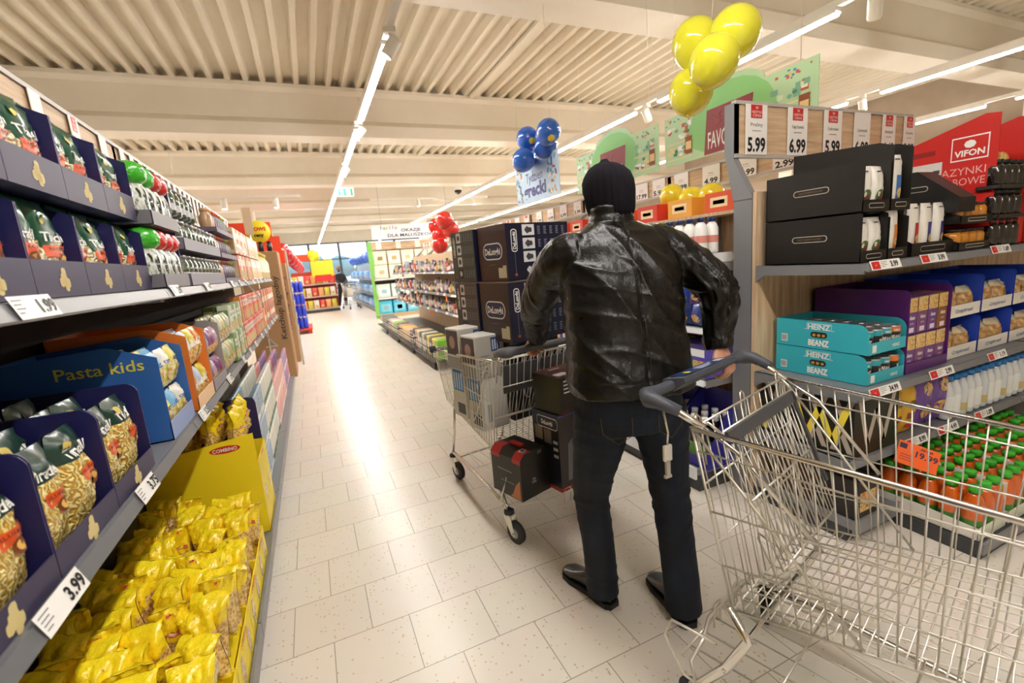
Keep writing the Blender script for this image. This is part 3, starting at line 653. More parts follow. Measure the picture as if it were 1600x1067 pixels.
shelf_boxes(5.75, 6.85, 8, ZT_ + .003, (0,), [bottle_mesh('oil_bottle', .045, .3, C('#e2cf9b', .2, coat=.6), C('#c9b24a'), C('#f2ead2'))], 'oil_bottle', 'pale oil bottle at the far end of the top shelf', 'oil bottles')
# ---- bottom deck: the yellow noodle bags
cb = [combino(s) for s in range(6)]; cbt = [combino(s + 20, True) for s in range(3)]
def oval_front(q, w, d, h, lip):
    for k in (-.25, .25):
        n = 12; c = (k * w, -d / 2 - .0018, lip * .48)
        q.add([c] + [(c[0] + .026 * cos(2 * pi * i / n), c[1], c[2] + .055 * sin(2 * pi * i / n)) for i in range(n)], [(0, 1 + i, 1 + (i + 1) % n) for i in range(n)], NOODLE)
    q.text('COMBINO', .016, (0, -d / 2 - .002, lip - .014), (1, 0, 0), (0, 0, 1), RED, width=.11, bold=.02)
def yfront(q, w, d, h, lip): oval_front(q, w, d, h, lip); q.box(-.145, .145, -.21, .21, .003, .095, YEL2)
ytray = tray_mesh('noodle_carton', .3, .44, .2, .15, YEL2, shape='flat', deco=yfront, corner=.02)
cc = 0
for k in range(7):
    y = .3 + .305 * k + .15
    for tier in (0, 1):
        if tier: continue
        LP(ytray, 'noodle_carton', y, .005 + .22, .132 + .205 * tier, 'yellow noodle carton on the floor deck, %s before the header board' % ORD[6 - k], 'carton', 'yellow noodle cartons', 0)
    top = .30 if k <= 4 else .235
    for c in range(4):
        for r in range(4):
            cc += 1
            o = LP(cb[cc % 6], 'noodle_bag', y - .112 + .075 * c + jit(.008), .06 + .105 * r + jit(.008), top + jit(.012) + .022 * r, 'yellow topped clear noodle bag standing in %s' % ('the higher heap near the aisle floor edge' if k <= 4 else 'the lower heap before the header board'), 'noodle bag', 'noodle bags in the higher heap' if k <= 4 else 'noodle bags in the lower heap', 0)
            o.rotation_euler = (jit(.16), jit(.18), pi / 2 + pi / 2 * (1 if cc % 3 else -1) * .9 + jit(.35)) 
# header board of the next noodle carton
t = thing('header_board', 'yellow cardboard header with red oval between the two heaps of noodle bags', 'board', Lp(2.66, .26, .132), pi / 2)
q = MB(); q.prism([(-.255, 0), (.25, 0), (.25, .5), (-.255, .56)], YEL2, -.003, .003, 'x'); q.build('board', t)
q = MB(); n = 18
q.add([(-.0038, -.12, .5)] + [(-.0038, -.12 + .07 * cos(2 * pi * i / n), .5 + .02 * sin(2 * pi * i / n)) for i in range(n)], [(0, 1 + (i + 1) % n, 1 + i) for i in range(n)], RED)
q.text('COMBINO', .018, (-.0045, -.12, .5), (0, -1, 0), (0, 0, 1), WHITE, width=.11, bold=.02); q.build('logo', t)
for c in range(4):
    for r in range(3):
        LP(cbt[(c + r) % 3], 'noodle_bag', 2.72 + .085 * c, .09 + .115 * r, .58 + jit(.01), 'upright yellow noodle bag behind the yellow header board', 'noodle bag', 'upright noodle bags behind the header', .15)
for k in (0,):
    LP(tray_mesh('noodle_carton', .38, .44, .42, .4, YEL2, shape='flat', deco=oval_front, corner=.02), 'noodle_carton', 2.86, .225, .132, 'tall yellow carton holding the upright noodle bags', 'carton', None, 0)
    q = MB(); q.box(-.18, .18, -.21, .21, 0, .44, YEL2); 
q = MB(); q.prism([(-.22, 0), (.2, 0), (.2, .66), (-.18, .66), (-.21, .65), (-.22, .62)], NAVY, -.004, .004, 'x'); put(q.mesh('divider_board'), 'divider_board', None, Lp(3.08, .24, .132), pi / 2, 'tall navy divider board after the upright noodle bags', 'divider')
def cloth_mat(n, a, b_):
    m, nt, b = base(n, .4); v = coord(nt, (60, 60, 60)); br = node(nt, 'ShaderNodeTexChecker'); br.inputs['Scale'].default_value = 1
    br.inputs['Color1'].default_value = lin(a); br.inputs['Color2'].default_value = lin(b_); nt.links.new(v, br.inputs['Vector']); nt.links.new(br.outputs[0], b.inputs['Base Color']); return m
BLUECH = cloth_mat('blue_check_print', '#c9d6e2', '#4a7fa3'); REDCH = cloth_mat('red_check_print', '#f3dcd4', '#cf5a4c')
def flatpack(name, m, edge, w=.1, h=.2, d=.035): return box_mesh(name, w, h, d, m, [(.1, .9, .12, .3, edge)], side=None, bev=.006)
for (x0, x1, n, mats_, nm, lb, hs) in ((3.12, 3.62, 8, [(BLUECH, '#f2f2f2')], 'flour_bag', 'blue checked flour bag on the bottom deck', (0, .21, .42)),
                                   (3.66, 4.5, 12, [(C('#e9e6dc'), '#2f6b4a'), (C('#d9ddd2'), '#2f6b4a')], 'sugar_bag', 'white and green sugar bag on the bottom deck', (0, .21, .42)),
                                   (4.55, 6.0, 16, [(REDCH, '#ffffff')], 'baking_flour_bag', 'red checked flour bag on the bottom deck', (0, .21)),
                                   (6.05, 6.85, 8, [(C('#8d93cf'), '#ffffff'), (C('#cf7a84'), '#ffffff')], 'salt_box', 'violet salt box at the end of the bottom deck', (0, .21))):
    ms = [flatpack(nm, a, b_) for a, b_ in mats_]
    for li, z in enumerate(hs):
        for c in range(n):
            rr = 3 if li == len(hs) - 1 else 1
            for r in range(rr):
                LP(ms[(c + r) % len(ms)], nm, x0 + (x1 - x0) * (c + .5) / n, .06 + .12 * r, .134 + z, lb + ', %s layer' % ('bottom', 'second', 'third')[li], nm.replace('_', ' '), nm.replace('_', ' ') + 's layer %s' % ('one', 'two', 'three')[li], .06)
            
# orange blade signs and plastic price pointers
for (x, z, lb) in ((3.9, 1.44, 'clear plastic pointer sticking out of the top rail'), (4.6, .97, 'clear plastic pointer sticking out of the middle rail')):
    q = MB(); q.box(-.002, .002, -.1, .0, -.1, -.088, FILM); q.prism([(-.1, -.1), (-.085, -.1), (.0, .03), (-.012, .03)], C('#c9d2da', .2, alpha=.6), -.0015, .0015, 'x'); put(q.mesh('rail_pointer'), 'rail_pointer', None, Lp(x, .056, z), pi / 2, lb, 'pointer')
# ================================================================== shopping carts
def wheel_set(t, x, y, steer, r=.062):
    c_ = cos(steer); s_ = sin(steer)
    T = Matrix.Translation((x, y, 0)) @ Matrix.Rotation(steer, 4, 'Z')
    q = MB(); q.T = T; q.lathe([(r - .012, -.016), (r, -.011), (r, .011), (r - .012, .016)], RUBBER, (0, -.045, r), 20, axis='x', cap=True); wv = q.build('wheel', t)
    q = MB(); q.T = T
    for s in (-1, 1): q.lathe([(.03, 0), (.026, s * .006), (.012, s * .007), (.004, s * .011)], C('#8f9093', .4), (s * .0145, -.045, r), 12, axis='x')
    q.build('hub', wv)
    q = MB(); q.T = T
    for s in (-1, 1): q.prism([(-.057, r - .012), (-.033, r - .012), (.02, .135), (.02, .152), (-.03, .152)], ZINC, s * .022 - .0015, s * .022 + .0015, 'x')
    q.box(-.024, .024, -.03, .02, .15, .156, ZINC); q.lathe([(.025, .152), (.028, .158), (.028, .172), (.02, .178)], RUBBER, n=14); q.build('fork', t)
def lerp(a, b, k): return tuple(a[i] + (b[i] - a[i]) * k for i in range(3))
def cart(label, loc, rz, steers, plastic, seat_open=False, ad=True, hoop=.225, cw=.293, cx=0.0):
    t = thing('shopping_cart', label, 'shopping cart', loc, rz)
    W0, W1, wb0, wb1 = .31, .25, .285, .225
    y0, y1 = 0.0, .88; zr, zf = .985, .925; yb0, yb1 = .1, .8; zb0, zb1 = .465, .58
    RL, RR, FL, FR = (-W0, y0, zr), (W0, y0, zr), (-W1, y1, zf), (W1, y1, zf)
    bRL, bRR, bFL, bFR = (-wb0, yb0, zb0), (wb0, yb0, zb0), (-wb1, yb1, zb1), (wb1, yb1, zb1)
    # rim
    q = MB(); q.tube([RL, FL, (-W1 + .03, y1 + .02, zf), (W1 - .03, y1 + .02, zf), FR, RR], .0075, CHROME, 8); q.build('rim', t)
    for sx, (a, b, ba, bb) in ((-1, (RL, FL, bRL, bFL)), (1, (RR, FR, bRR, bFR))):
        q = MB(); n = 22
        for i in range(n + 1):
            k = i / n; q.tube([lerp(a, b, k), lerp(ba, bb, k)], .0021 if 0 < i < n else .004, ZINC, 5)
        for k in (.12, .45, .75, 1.0): q.tube([lerp(a, ba, k), lerp(b, bb, k)], .0028 if k < 1 else .004, ZINC, 5)
        q.tube([lerp(a, ba, .0), lerp(ba, bb, .42)], .004, ZINC, 6)
        q.build('side_grid', t)
    q = MB()
    for i in range(14): k = i / 13; q.tube([lerp(FL, FR, k), lerp(bFL, bFR, k)], .0021, ZINC, 5)
    for k in (.15, .5, .85, 1): q.tube([lerp(FL, bFL, k), lerp(FR, bFR, k)], .003, ZINC, 5)
    q.build('front_grid', t)
    q = MB()
    for i in range(32): k = i / 31; q.tube([lerp(bRL, bFL, k), lerp(bRR, bFR, k)], .002, ZINC, 5)
    for i in range(12): k = i / 11; q.tube([lerp(bRL, bRR, k), lerp(bFL, bFR, k)], .0026, ZINC, 5)
    q.build('floor_grid', t)
    # hinged rear gate with hooks over the rim
    q = MB()
    for i in range(14): k = i / 13; q.tube([lerp(RL, RR, .03 + .94 * k), lerp(bRL, bRR, .03 + .94 * k)], .0022, ZINC, 5)
    for k in (.0, .3, .62, 1): q.tube([lerp(RL, bRL, k), lerp(RR, bRR, k)], .0032, ZINC, 5)
    for k in (.06, .5, .94):
        p = lerp(RL, RR, k); q.tube([(p[0] - .014, .012, p[2] - .12), (p[0] - .014, -.006, p[2] + .018), (p[0], -.01, p[2] + .028), (p[0] + .014, -.006, p[2] + .018), (p[0] + .014, .012, p[2] - .09)], .0035, CHROME, 6)
    q.build('rear_gate', t)
    # folded child seat: dense grid with a plastic flap
    q = MB()
    a0, a1, c0, c1 = (-.25, .05, .965), (.25, .05, .965), (-.21, .2, .60), (.21, .2, .60)
    for i in range(20): k = i / 19; q.tube([lerp(a0, a1, k), lerp(c0, c1, k)], .0022, ZINC, 5)
    for k in (0, .5, 1): q.tube([lerp(a0, c0, k), lerp(a1, c1, k)], .0034, ZINC, 6)
    q.tube([a0, (-.26, .02, .99), (-.27, -.03, .97)], .005, CHROME, 6); q.tube([a1, (.26, .02, .99), (.27, -.03, .97)], .005, CHROME, 6)
    cs = q.build('child_seat', t)
    q = MB(); pm = C('#47474a', .5)
    if seat_open: q.box(-.235, .235, .03, .042, .79, .94, pm, bev=.004)
    else:
        q.T = Matrix.Translation((0, .055, .96)) @ Matrix.Rotation(radians(22), 4, 'X'); q.box(-.235, .235, .0, .008, -.03, .004, pm); q.box(-.23, -.215, .0, .008, -.3, 0, pm)
    q.build('seat_flap', cs)
    # handle
    hy, hz = -.15, 1.045
    pm = C(plastic, .5); q = MB()
    q.tube([(-.285, .02, .985), (-.30, -.05, 1.02), (-.315, hy + .03, hz), (-.29, hy, hz + .003), (.29, hy, hz + .003), (.315, hy + .03, hz), (.30, -.05, 1.02), (.285, .02, .985)], .011, CHROME, 8)
    for s in (-1, 1): q.tube([(s * .285, .02, .985), (s * .283, .12, .93), (s * .262, .3, .73)], .006, CHROME, 8)
    q.build('handle_frame', t)
    q = MB(); q.tube([(-.304, -.04, 1.024), (-.317, hy + .05, hz - .002), (-.316, hy + .02, hz), (-.296, hy, hz + .003), (-.24, hy, hz + .004), (.24, hy, hz + .004), (.296, hy, hz + .003), (.316, hy + .02, hz), (.317, hy + .05, hz - .002), (.304, -.04, 1.024)], [.016, .021, .026, .027, .0175, .0175, .027, .026, .021, .016], pm, 12)
    if ad: q.loft([[(x, hy - .03 + .0, hz + .004 - .006), (x, hy - .026, hz + .02), (x, hy + .045, hz + .034), (x, hy + .05, hz + .02), (x, hy + .01, hz - .016)] for x in (-.17, -.15, .15, .17)], pm, smooth=False)
    hd = q.build('handle_grip', t)
    if ad:
        q = MB(); U = Vector((-1, 0, 0)); V = Vector((0, -.98, -.19)).normalized(); O = Vector((0, hy + .0095, hz + .0285))
        def P(a, b): return O + U * a + V * b + Vector((0, -.19, .98)) * .0006
        q.quad(P(-.145, -.026), P(-.145, .03), P(.145, .03), P(.145, -.026), C('#1e3566', .35))
        n = 12; q.add([P(-.09, .0)] + [P(-.09 + .013 * cos(2 * pi * i / n), .013 * sin(2 * pi * i / n)) + Vector((0, 0, .0006)) for i in range(n)], [(0, 1 + i, 1 + (i + 1) % n) for i in range(n)], C('#e3d23a', .4))
        for k in range(3):
            q.quad(*[P(a, b) + Vector((0, 0, .0006)) for a, b in ((-.03, -.018 + k * .012), (-.03, -.012 + k * .012), (.04 + .02 * k, -.012 + k * .012), (.04 + .02 * k, -.018 + k * .012))], C('#c9d2e2', .4))
        for k in range(4): q.quad(*[P(a, b) + Vector((0, 0, .0007)) for a, b in ((.095 + k * .011, -.016), (.095 + k * .011, .012), (.102 + k * .011, .012), (.102 + k * .011, -.016))], WHITE)
        q.build('advert_plate', hd)
    # chassis
    q = MB(); q.T = Matrix.Translation((cx, 0, 0))
    for s in (-1, 1):
        q.tube([(s * .262, .1, .49), (s * .275, .16, .43), (s * (cw - .008), .1, .30), (s * cw, .02, .19), (s * cw, -.01, .178), (s * cw, .03, .185)], .0135, CHROME, 8)
        q.tube([(s * cw, .0, .185), (s * (cw - .013), .2, .2), (s * .23, .62, .2), (s * .2, .84, .185), (s * .2, .87, .18)], .012, CHROME, 8)
        q.tube([(s * .2, .86, .18), (s * .2, .8, .35), (s * .195, .76, .585)], .008, CHROME, 8)
    q.tube([(-.285, .1, .30), (.285, .1, .30)], .007, CHROME, 8); q.tube([(-.22, .72, .2), (.22, .72, .2)], .007, CHROME, 8)
    q.build('chassis', t)
    q = MB(); q.T = Matrix.Translation((cx, 0, 0))
    for i in range(6): x = -.2 + i * .08; q.tube([(x, -.05, .225), (x * .8, .68, .225)], .003, ZINC, 5)
    for y in (-.05, .2, .45, .68): q.tube([(-.25 + .05 * max(0, y), y, .225), (.25 - .05 * max(0, y), y, .225)], .0036, ZINC, 5)
    q.tube([(-.29, .02, .19), (-.26, -hoop * .45, .235), (-.2, -hoop + .025, .275), (-.12, -hoop, .285), (.12, -hoop, .285), (.2, -hoop + .025, .275), (.26, -hoop * .45, .235), (.29, .02, .19)], .0055, ZINC, 6)
    for x in (-.06, .06): q.tube([(x - .02, -hoop, .225), (x - .02, -hoop, .305), (x + .02, -hoop, .305), (x + .02, -hoop, .225)], .0035, ZINC, 5)
    q.build('lower_rack', t)
    for s in (-1, 1):
        q = MB(); q.T = Matrix.Translation((cx, 0, 0)); q.tube([(s * cw, .04, .19), (s * (cw + .04), .0, .24), (s * (cw + .045), -.06, .34), (s * (cw + .02), -.05, .38), (s * (cw - .01), .07, .36)], .0042, ZINC, 6); q.build('bumper_hoop', t)
        q = MB(); q.box(s * W1 - .02, s * W1 + .02, y1 - .0, y1 + .035, zf - .022, zf + .022, C('#3b3b3d', .5), bev=.006); q.build('corner_bumper', t)
    for (x, y, st) in ((-cw, -.01, steers[0]), (cw, -.01, steers[1]), (-.2, .86, steers[2]), (.2, .86, steers[3])): wheel_set(t, x + cx, y, radians(st))
    return t
cart('chrome shopping cart loaded with coffee machine boxes in front of the man', (1.08, 2.14, 0), radians(9), (10, -30, 8, 4), '#55565a', True, False)
cart('empty chrome shopping cart that the man pulls behind him', (1.195, .985, 0), radians(196), (-75, 15, 5, 8), '#4a4d57', False, True, .03, .28, .05)
# coin lock key hanging under the empty cart's handle
kx, ky = .885, .985
t = thing('coin_lock_key', 'small white plastic coin lock key dangling under the empty cart handle', 'key', (kx, ky, .86))
q = MB(); q.tube([(0, 0, .05), (.004, 0, .085), (0, .003, .115), (-.003, .01, .15)], .003, CHROME, 6); q.build('chain', t)
q = MB(); q.box(-.015, .015, -.006, .006, 0, .05, C('#d8d4ca', .4), bev=.003); q.box(-.007, .007, -.004, .004, -.045, .0, C('#b9b6ae', .35, .3)); q.box(-.012, .012, -.004, .004, -.053, -.044, C('#b9b6ae', .35, .3)); q.build('key_body', t)

# ================================================================== boxes in and under the full cart
def flat(q, F, a0, a1, b0, b1, m, l=.0006): q.quad(F(a0, b0, l), F(a1, b0, l), F(a1, b1, l), F(a0, b1, l), m)
def stadium(q, F, ca, cb, ra, rb, m, l):
    """pill outline, ra half length along a, rb half height"""
    pts = []; n = 8; hor = ra >= rb; r = min(ra, rb); e = abs(ra - rb)
    for k in range(2):
        for i in range(n + 1):
            an = -pi / 2 + pi * i / n + pi * k
            x, y = r * cos(an) + (e if k == 0 else -e), r * sin(an)
            pts.append((x, y) if hor else (-y, x))
    q.add([F(ca, cb, l)] + [F(ca + x, cb + y, l) for x, y in pts], [(0, 1 + i, 1 + (i + 1) % len(pts)) for i in range(len(pts))], m)
def logo(q, F, ca, cb, ra, rb, vertical=False, bg='#20264a'):
    stadium(q, F, ca, cb, ra, rb, WHITE, .0008); k = .86 if not vertical else .86
    m_ = min(ra, rb) * .14; stadium(q, F, ca, cb, ra - m_, rb - m_, C(bg, .4), .0011)
    L = max(ra, rb) * 1.58; h = min(ra, rb) * .75
    if vertical: q.text("DeLonghi", h, (0, 0, 0), (1, 0, 0), (0, 0, 1), WHITE, width=L, bold=.03, surf=lambda x, y: F(ca - y, cb + x, .0014))
    else: q.text("DeLonghi", h, (0, 0, 0), (1, 0, 0), (0, 0, 1), WHITE, width=L, bold=.03, surf=lambda x, y: F(ca + x, cb + y, .0014))
def dl_box(label, loc, rz, w, d, h, front='navy', left='brown', leftcol='#3b2a26', grp=None):
    """carton whose near left bottom corner is the origin; front face is y=0, left face x=0"""
    q = MB(); q.box(0, w, 0, d, 0, h, C('#191a2c', .4), side={'l': C(leftcol, .35, spec=.4), 'f': C('#14162e', .35), 't': C('#6a5848', .6)})
    Ff = lambda a, b, l: (a * w, -l, b * h); Fl = lambda a, b, l: (-l, (1 - a) * d, b * h)
    def icons(q, F):
        logoF = lambda a, b, l: F(a, b, l)
        stadium(q, F, .12, .7, .045, .2, WHITE, .0008); stadium(q, F, .12, .7, .036, .185, C('#14162e', .4), .0011)
        Wd = w if F is Ff else d
        q.text("DeLonghi", .022, (0, 0, 0), (1, 0, 0), (0, 0, 1), WHITE, width=.3 * h, bold=.03, surf=lambda x, y: F(.12 - y / Wd, .7 + x / h, .0014))
        flat(q, F, .118, .122, .12, .48, C('#8d8ea6')); flat(q, F, .1, .14, .08, .12, C('#b5533f'))
        for k in range(4):
            flat(q, F, .25, .44, .78 - k * .235, .97 - k * .235, C('#d9dadd') if k < 3 else C('#15151c')); c = (.345, .875 - k * .235)
            q.add([F(c[0], c[1], .001)] + [F(c[0] + .06 * cos(i * pi / 5), c[1] + .07 * sin(i * pi / 5) * (1 if i % 2 else .6), .001) for i in range(10)], [(0, 1 + i, 1 + (i + 1) % 10) for i in range(10)], C('#3c3d42') if k < 3 else C('#c9cad0'))
            for j in range(5):
                for l_ in range(5): flat(q, F, .49 + j * .1, .535 + j * .1 - (l_ % 2) * .008, .8 - k * .235 + l_ * .03, .812 - k * .235 + l_ * .03, C('#8b8ca0'))
    icons(q, Ff)
    if left == 'brown':
        logo(q, Fl, .52, .54, .34, .15); flat(q, Fl, .68, .95, .06, .24, C('#cfc4a4', .6)); flat(q, Fl, .84, .95, .24, .28, C('#cfc4a4', .6)); flat(q, Fl, .34, .6, .3, .305, C('#8b7a72'))
    else: icons(q, Fl)
    return q.build('coffee_machine_box', None, loc, rz, label=label, cat='box', group=grp)
R12 = radians(12); R10 = radians(10)
def off(loc, a, dx, dy, dz=0): return (loc[0] + dx * cos(a) - dy * sin(a), loc[1] + dx * sin(a) + dy * cos(a), loc[2] + dz)
B1 = (.94, 2.2, 1.035); B2 = (.993, 2.3, 1.36)
dl_box('brown and navy coffee machine box, lower one of the front stack in the cart', B1, R10, .42, .3, .322)
dl_box('brown and navy coffee machine box, upper one of the front stack in the cart', B2, R12, .45, .285, .308, leftcol='#452d28')
dl_box('dark striped coffee machine box behind the lower brown box', off(B1, R10, -.01, .315), R10, .4, .27, .322, left='icons', leftcol='#4a4036')
dl_box('striped navy coffee machine box, green reflection painted on, behind the upper brown box', off(B2, R12, -.02, .3), R12, .4, .27, .305, left='icons', leftcol='#3a4438')  # green-grey left face: reflected light painted into the colour of a navy side
# plain dark boxes that carry the stack inside the basket
def plain_box(name, label, loc, rz, w, d, h, hc, prints=None, grp=None, parts=None):
    q = MB(); q.box(0, w, 0, d, 0, h, C(hc, .4), bev=.004)
    Ff = lambda a, b, l: (a * w, -l, b * h); Fl = lambda a, b, l: (-l, (1 - a) * d, b * h); Ft = lambda a, b, l: (a * w, b * d, h + l)
    prints(q, Ff, Fl, Ft); return q.build(name, None, loc, rz, label=label, cat='box', group=grp)
def pr_dark(q, Ff, Fl, Ft):
    logo(q, Ff, .3, .55, .06, .3, True); flat(q, Ff, .02, .98, .94, .98, C('#5a5c70')); flat(q, Fl, .1, .9, .2, .8, C('#2a2b3a'))
plain_box('coffee_machine_box', 'black upright box with vertical logo at the bottom of the loaded cart', (.97, 2.33, .555), R10, .36, .3, .475, '#121319', pr_dark)
plain_box('coffee_machine_box', 'dark box hidden behind the black upright one in the loaded cart', off((.95, 2.33, .585), R10, 0, .31), R10, .36, .24, .445, '#1b1c24', pr_dark)
SK = C('#b9968a', .5)
def pr_white(q, Ff, Fl, Ft):
    flat(q, Fl, .05, .95, .35, .95, C('#5b4e50')); q.add([Fl(.5, .66, .0012)] + [Fl(.5 + .22 * cos(i * pi / 6), .66 + .16 * sin(i * pi / 6), .0012) for i in range(12)], [(0, 1 + (i + 1) % 12, 1 + i) for i in range(12)], SK)
    flat(q, Fl, .0, 1, .0, .3, C('#9a9a98')); flat(q, Ff, .0, 1, .02, .98, C('#b5b1a8')); flat(q, Ff, .55, .85, .6, .93, C('#20437f'), .001)
    for k in range(3): flat(q, Ff, .6 + k * .08, .64 + k * .08, .64, .88, C('#d6deea'), .0014)
    for k in range(5): flat(q, Ff, .08, .45, .1 + k * .1, .13 + k * .1, C('#8d8a86'), .001)
def pr_blue(q, Ff, Fl, Ft):
    flat(q, Fl, 0, 1, 0, 1, C('#c9c5bc')); flat(q, Fl, .1, .9, .55, .98, C('#2d78bd'), .001)
    for k in range(4): flat(q, Fl, .18 + k * .18, .26 + k * .18, .58, .92, C('#cfe0f0'), .0013)
    flat(q, Fl, .3, .9, .08, .3, C('#4a4a50'), .001); flat(q, Ff, .05, .95, .02, .96, C('#dedcd8')); flat(q, Ff, .2, .35, .15, .5, C('#a9a9ac'), .001)
for (nm, x, y, lb) in (('a', .772, 2.335, 'nearer'), ('b', .735, 2.51, 'middle')):
    a = R12
    plain_box('shaver_box', 'grey upright box with blue lettering low in the basket, the %s one' % lb, (x + .012, y, .53 + (.03 if nm != 'a' else 0)), a, .175, .15, .3, '#d2cfc8', pr_blue)
    plain_box('shaver_box', 'white topped box with a portrait photo sticking up in the cart, %s one' % lb, (x, y, .835 + (.03 if nm != 'a' else 0)), a, .19, .155, .24, '#dcdad4', pr_white)
# under the handle: tool case, tall box, dark box on top
a = radians(17); O = (.812, 1.93, .285)
t = thing('tool_case_box', 'black and red appliance case carton standing on the cart rack', 'box', O, a)
w_, d_, h_ = .2, .23, .245; q = MB(); BKC = C('#1d1a17', .4)
q.prism([(0, 0), (w_, 0), (w_, h_ - .03), (w_ - .03, h_), (.03, h_), (0, h_ - .03)], BKC, 0, d_, 'y'); q.build('carton', t)
q = MB(); RD = C('#a3201f', .35)
q.prism([(0 - .001, h_ - .05), (0 - .001, h_ - .028), (.03, h_ + .002), (.075, h_ + .002), (.075, h_ + .0), (.031, h_), (0, h_ - .03)], RD, -.001, .06, 'y')
q.prism([(0 - .001, h_ - .05), (0 - .001, h_ - .028), (.03, h_ + .002), (.075, h_ + .002), (.075, h_ + .0), (.031, h_), (0, h_ - .03)], RD, d_ - .07, d_, 'y')
q.box(.07, .1, .07, .16, h_ - .002, h_ + .018, RD, bev=.006); q.build('red_corner', t, label='red corner panels and carry handle')
q = MB(); q.box(.03, .06, .012, .042, h_ + .001, h_ + .008, C('#cfcfd2', .3, .6)); q.box(.038, .053, .02, .035, h_ + .008, h_ + .009, BLACK)
q.box(.12, .15, .0, .012, h_ - .03, h_ - .01, C('#a9a9ac', .3, .7)); q.build('latch', t, label='silver square latch')
q = MB(); Fl = lambda a_, b_, l: (-l, (1 - a_) * d_, b_ * h_); Ff = lambda a_, b_, l: (a_ * w_, -l, b_ * h_)
q.add([Fl(.95, .02, .001), Fl(.95, .45, .001), Fl(.8, .3, .001), Fl(.7, .1, .001), Fl(.6, .02, .001)], [(4, 3, 2, 1, 0)], C('#b06a3a', .5))
flat(q, Fl, .3, .75, .3, .33, C('#6b655e')); flat(q, Fl, .2, .7, .55, .57, C('#8b857e')); flat(q, Ff, .35, .5, .3, .36, C('#77787c')); flat(q, Ff, .37, .48, .38, .41, C('#9a9a9c')); q.build('print', t)
a = radians(13); O = (1.02, 1.9, .29)
w_, d_, h_ = .27, .2, .41; q = MB(); q.box(0, w_, 0, d_, 0, h_, C('#1c1b26', .4), side={'f': C('#2a1f22', .35), 'l': C('#15151f', .35)}); q.box(-.001, w_ + .001, -.0012, d_, 0, .02, RD); Ff = lambda a_, b_, l: (a_ * w_, -l, b_ * h_); Fl = lambda a_, b_, l: (-l, (1 - a_) * d_, b_ * h_)
flat(q, Fl, 0, 1, .84, 1, C('#2b3152')); logo(q, Fl, .58, .87, .4, .075); flat(q, Fl, .08, .38, .62, .8, C('#8a8078')); flat(q, Fl, .44, .72, .6, .78, C('#6f665f'))
for k in range(3): flat(q, Fl, .78, .95, .62 - k * .09, .66 - k * .09, C('#b9b9c0'))
flat(q, Ff, .0, 1, .965, .995, C('#3f57a0'))
for k in range(3): q.add([Ff(.18 + k * .25, .12, .001), Ff(.38 + k * .25, .12, .001), Ff(.34 + k * .25, .66, .001), Ff(.22 + k * .25, .6, .001)], [(0, 1, 2, 3)], C(['#6d6f78', '#8b8d96', '#5f616b'][k], .3))
q.build('coffee_machine_box', None, O, a, label='tall navy box with logo and juicer photo on the cart rack', cat='box')
a = radians(14); O = (1.035, 1.885, .702)
w_, d_, h_ = .25, .2, .19; q = MB(); q.box(0, w_, 0, d_, 0, h_, C('#1b1a17', .35), side={'f': C('#241715', .35), 't': C('#3a2b28', .35)}, bev=0); Ff = lambda a_, b_, l: (a_ * w_, -l, b_ * h_); Fl = lambda a_, b_, l: (-l, (1 - a_) * d_, b_ * h_); Ft = lambda a_, b_, l: (a_ * w_, b_ * d_, h_ + l)
for k in range(4): flat(q, Ff, .1, .36 - .04 * (k % 2), .86 - k * .1, .9 - k * .1, WHITE)
flat(q, Ff, .45, .95, .3, .6, C('#b5211f')); flat(q, Ff, 0, 1, .0, .12, C('#4a1816')); flat(q, Ft, 0, 1, .95, 1, RD); flat(q, Ft, .1, .4, .15, .4, C('#b9a9a6')); flat(q, Ft, .5, .8, .15, .4, C('#8d7c79')); flat(q, Ft, .1, .9, .55, .65, C('#7e2522')); flat(q, Ft, .3, .6, .75, .85, C('#c3bcb9'))
q.build('coffee_machine_box', None, O, a, label='black box with red edges and white lines on top of the tall navy box', cat='box')
# ================================================================== the man
def ring(c, a, b, yaw=0.0, n=24, p=2.3, tilt=(0, 0, 1)):
    """superellipse ring, half widths a (along yaw) and b, lying across the direction tilt"""
    T = Vector(tilt).normalized(); u = Vector((cos(yaw), sin(yaw), 0)); u = (u - T * u.dot(T)).normalized(); v = T.cross(u)
    out = []
    for i in range(n):
        t_ = 2 * pi * i / n; ct, st = cos(t_), sin(t_)
        x = a * (abs(ct) ** (2 / p)) * (1 if ct >= 0 else -1); y = b * (abs(st) ** (2 / p)) * (1 if st >= 0 else -1)
        out.append(tuple(Vector(c) + u * x + v * y))
    return out
def limb(q, pts, m, n=20, sub=5):
    """pts: (x,y,z,r) or (x,y,z,r,r2); smooth tube through them"""
    P = [Vector(p[:3]) for p in pts]; R = [p[3] for p in pts]; out = []
    for i in range(len(P) - 1):
        p0, p1, p2, p3 = P[max(i - 1, 0)], P[i], P[i + 1], P[min(i + 2, len(P) - 1)]
        r0, r1, r2, r3 = R[max(i - 1, 0)], R[i], R[i + 1], R[min(i + 2, len(P) - 1)]
        for k in range(sub):
            t_ = k / sub; f = lambda a, b, c, d: .5 * (2 * b + (c - a) * t_ + (2 * a - 5 * b + 4 * c - d) * t_ * t_ + (3 * b - a - 3 * c + d) * t_ ** 3)
            out.append((f(p0, p1, p2, p3), f(r0, r1, r2, r3)))
    out.append((P[-1], R[-1])); q.tube([o[0] for o in out], [o[1] for o in out], m, n)
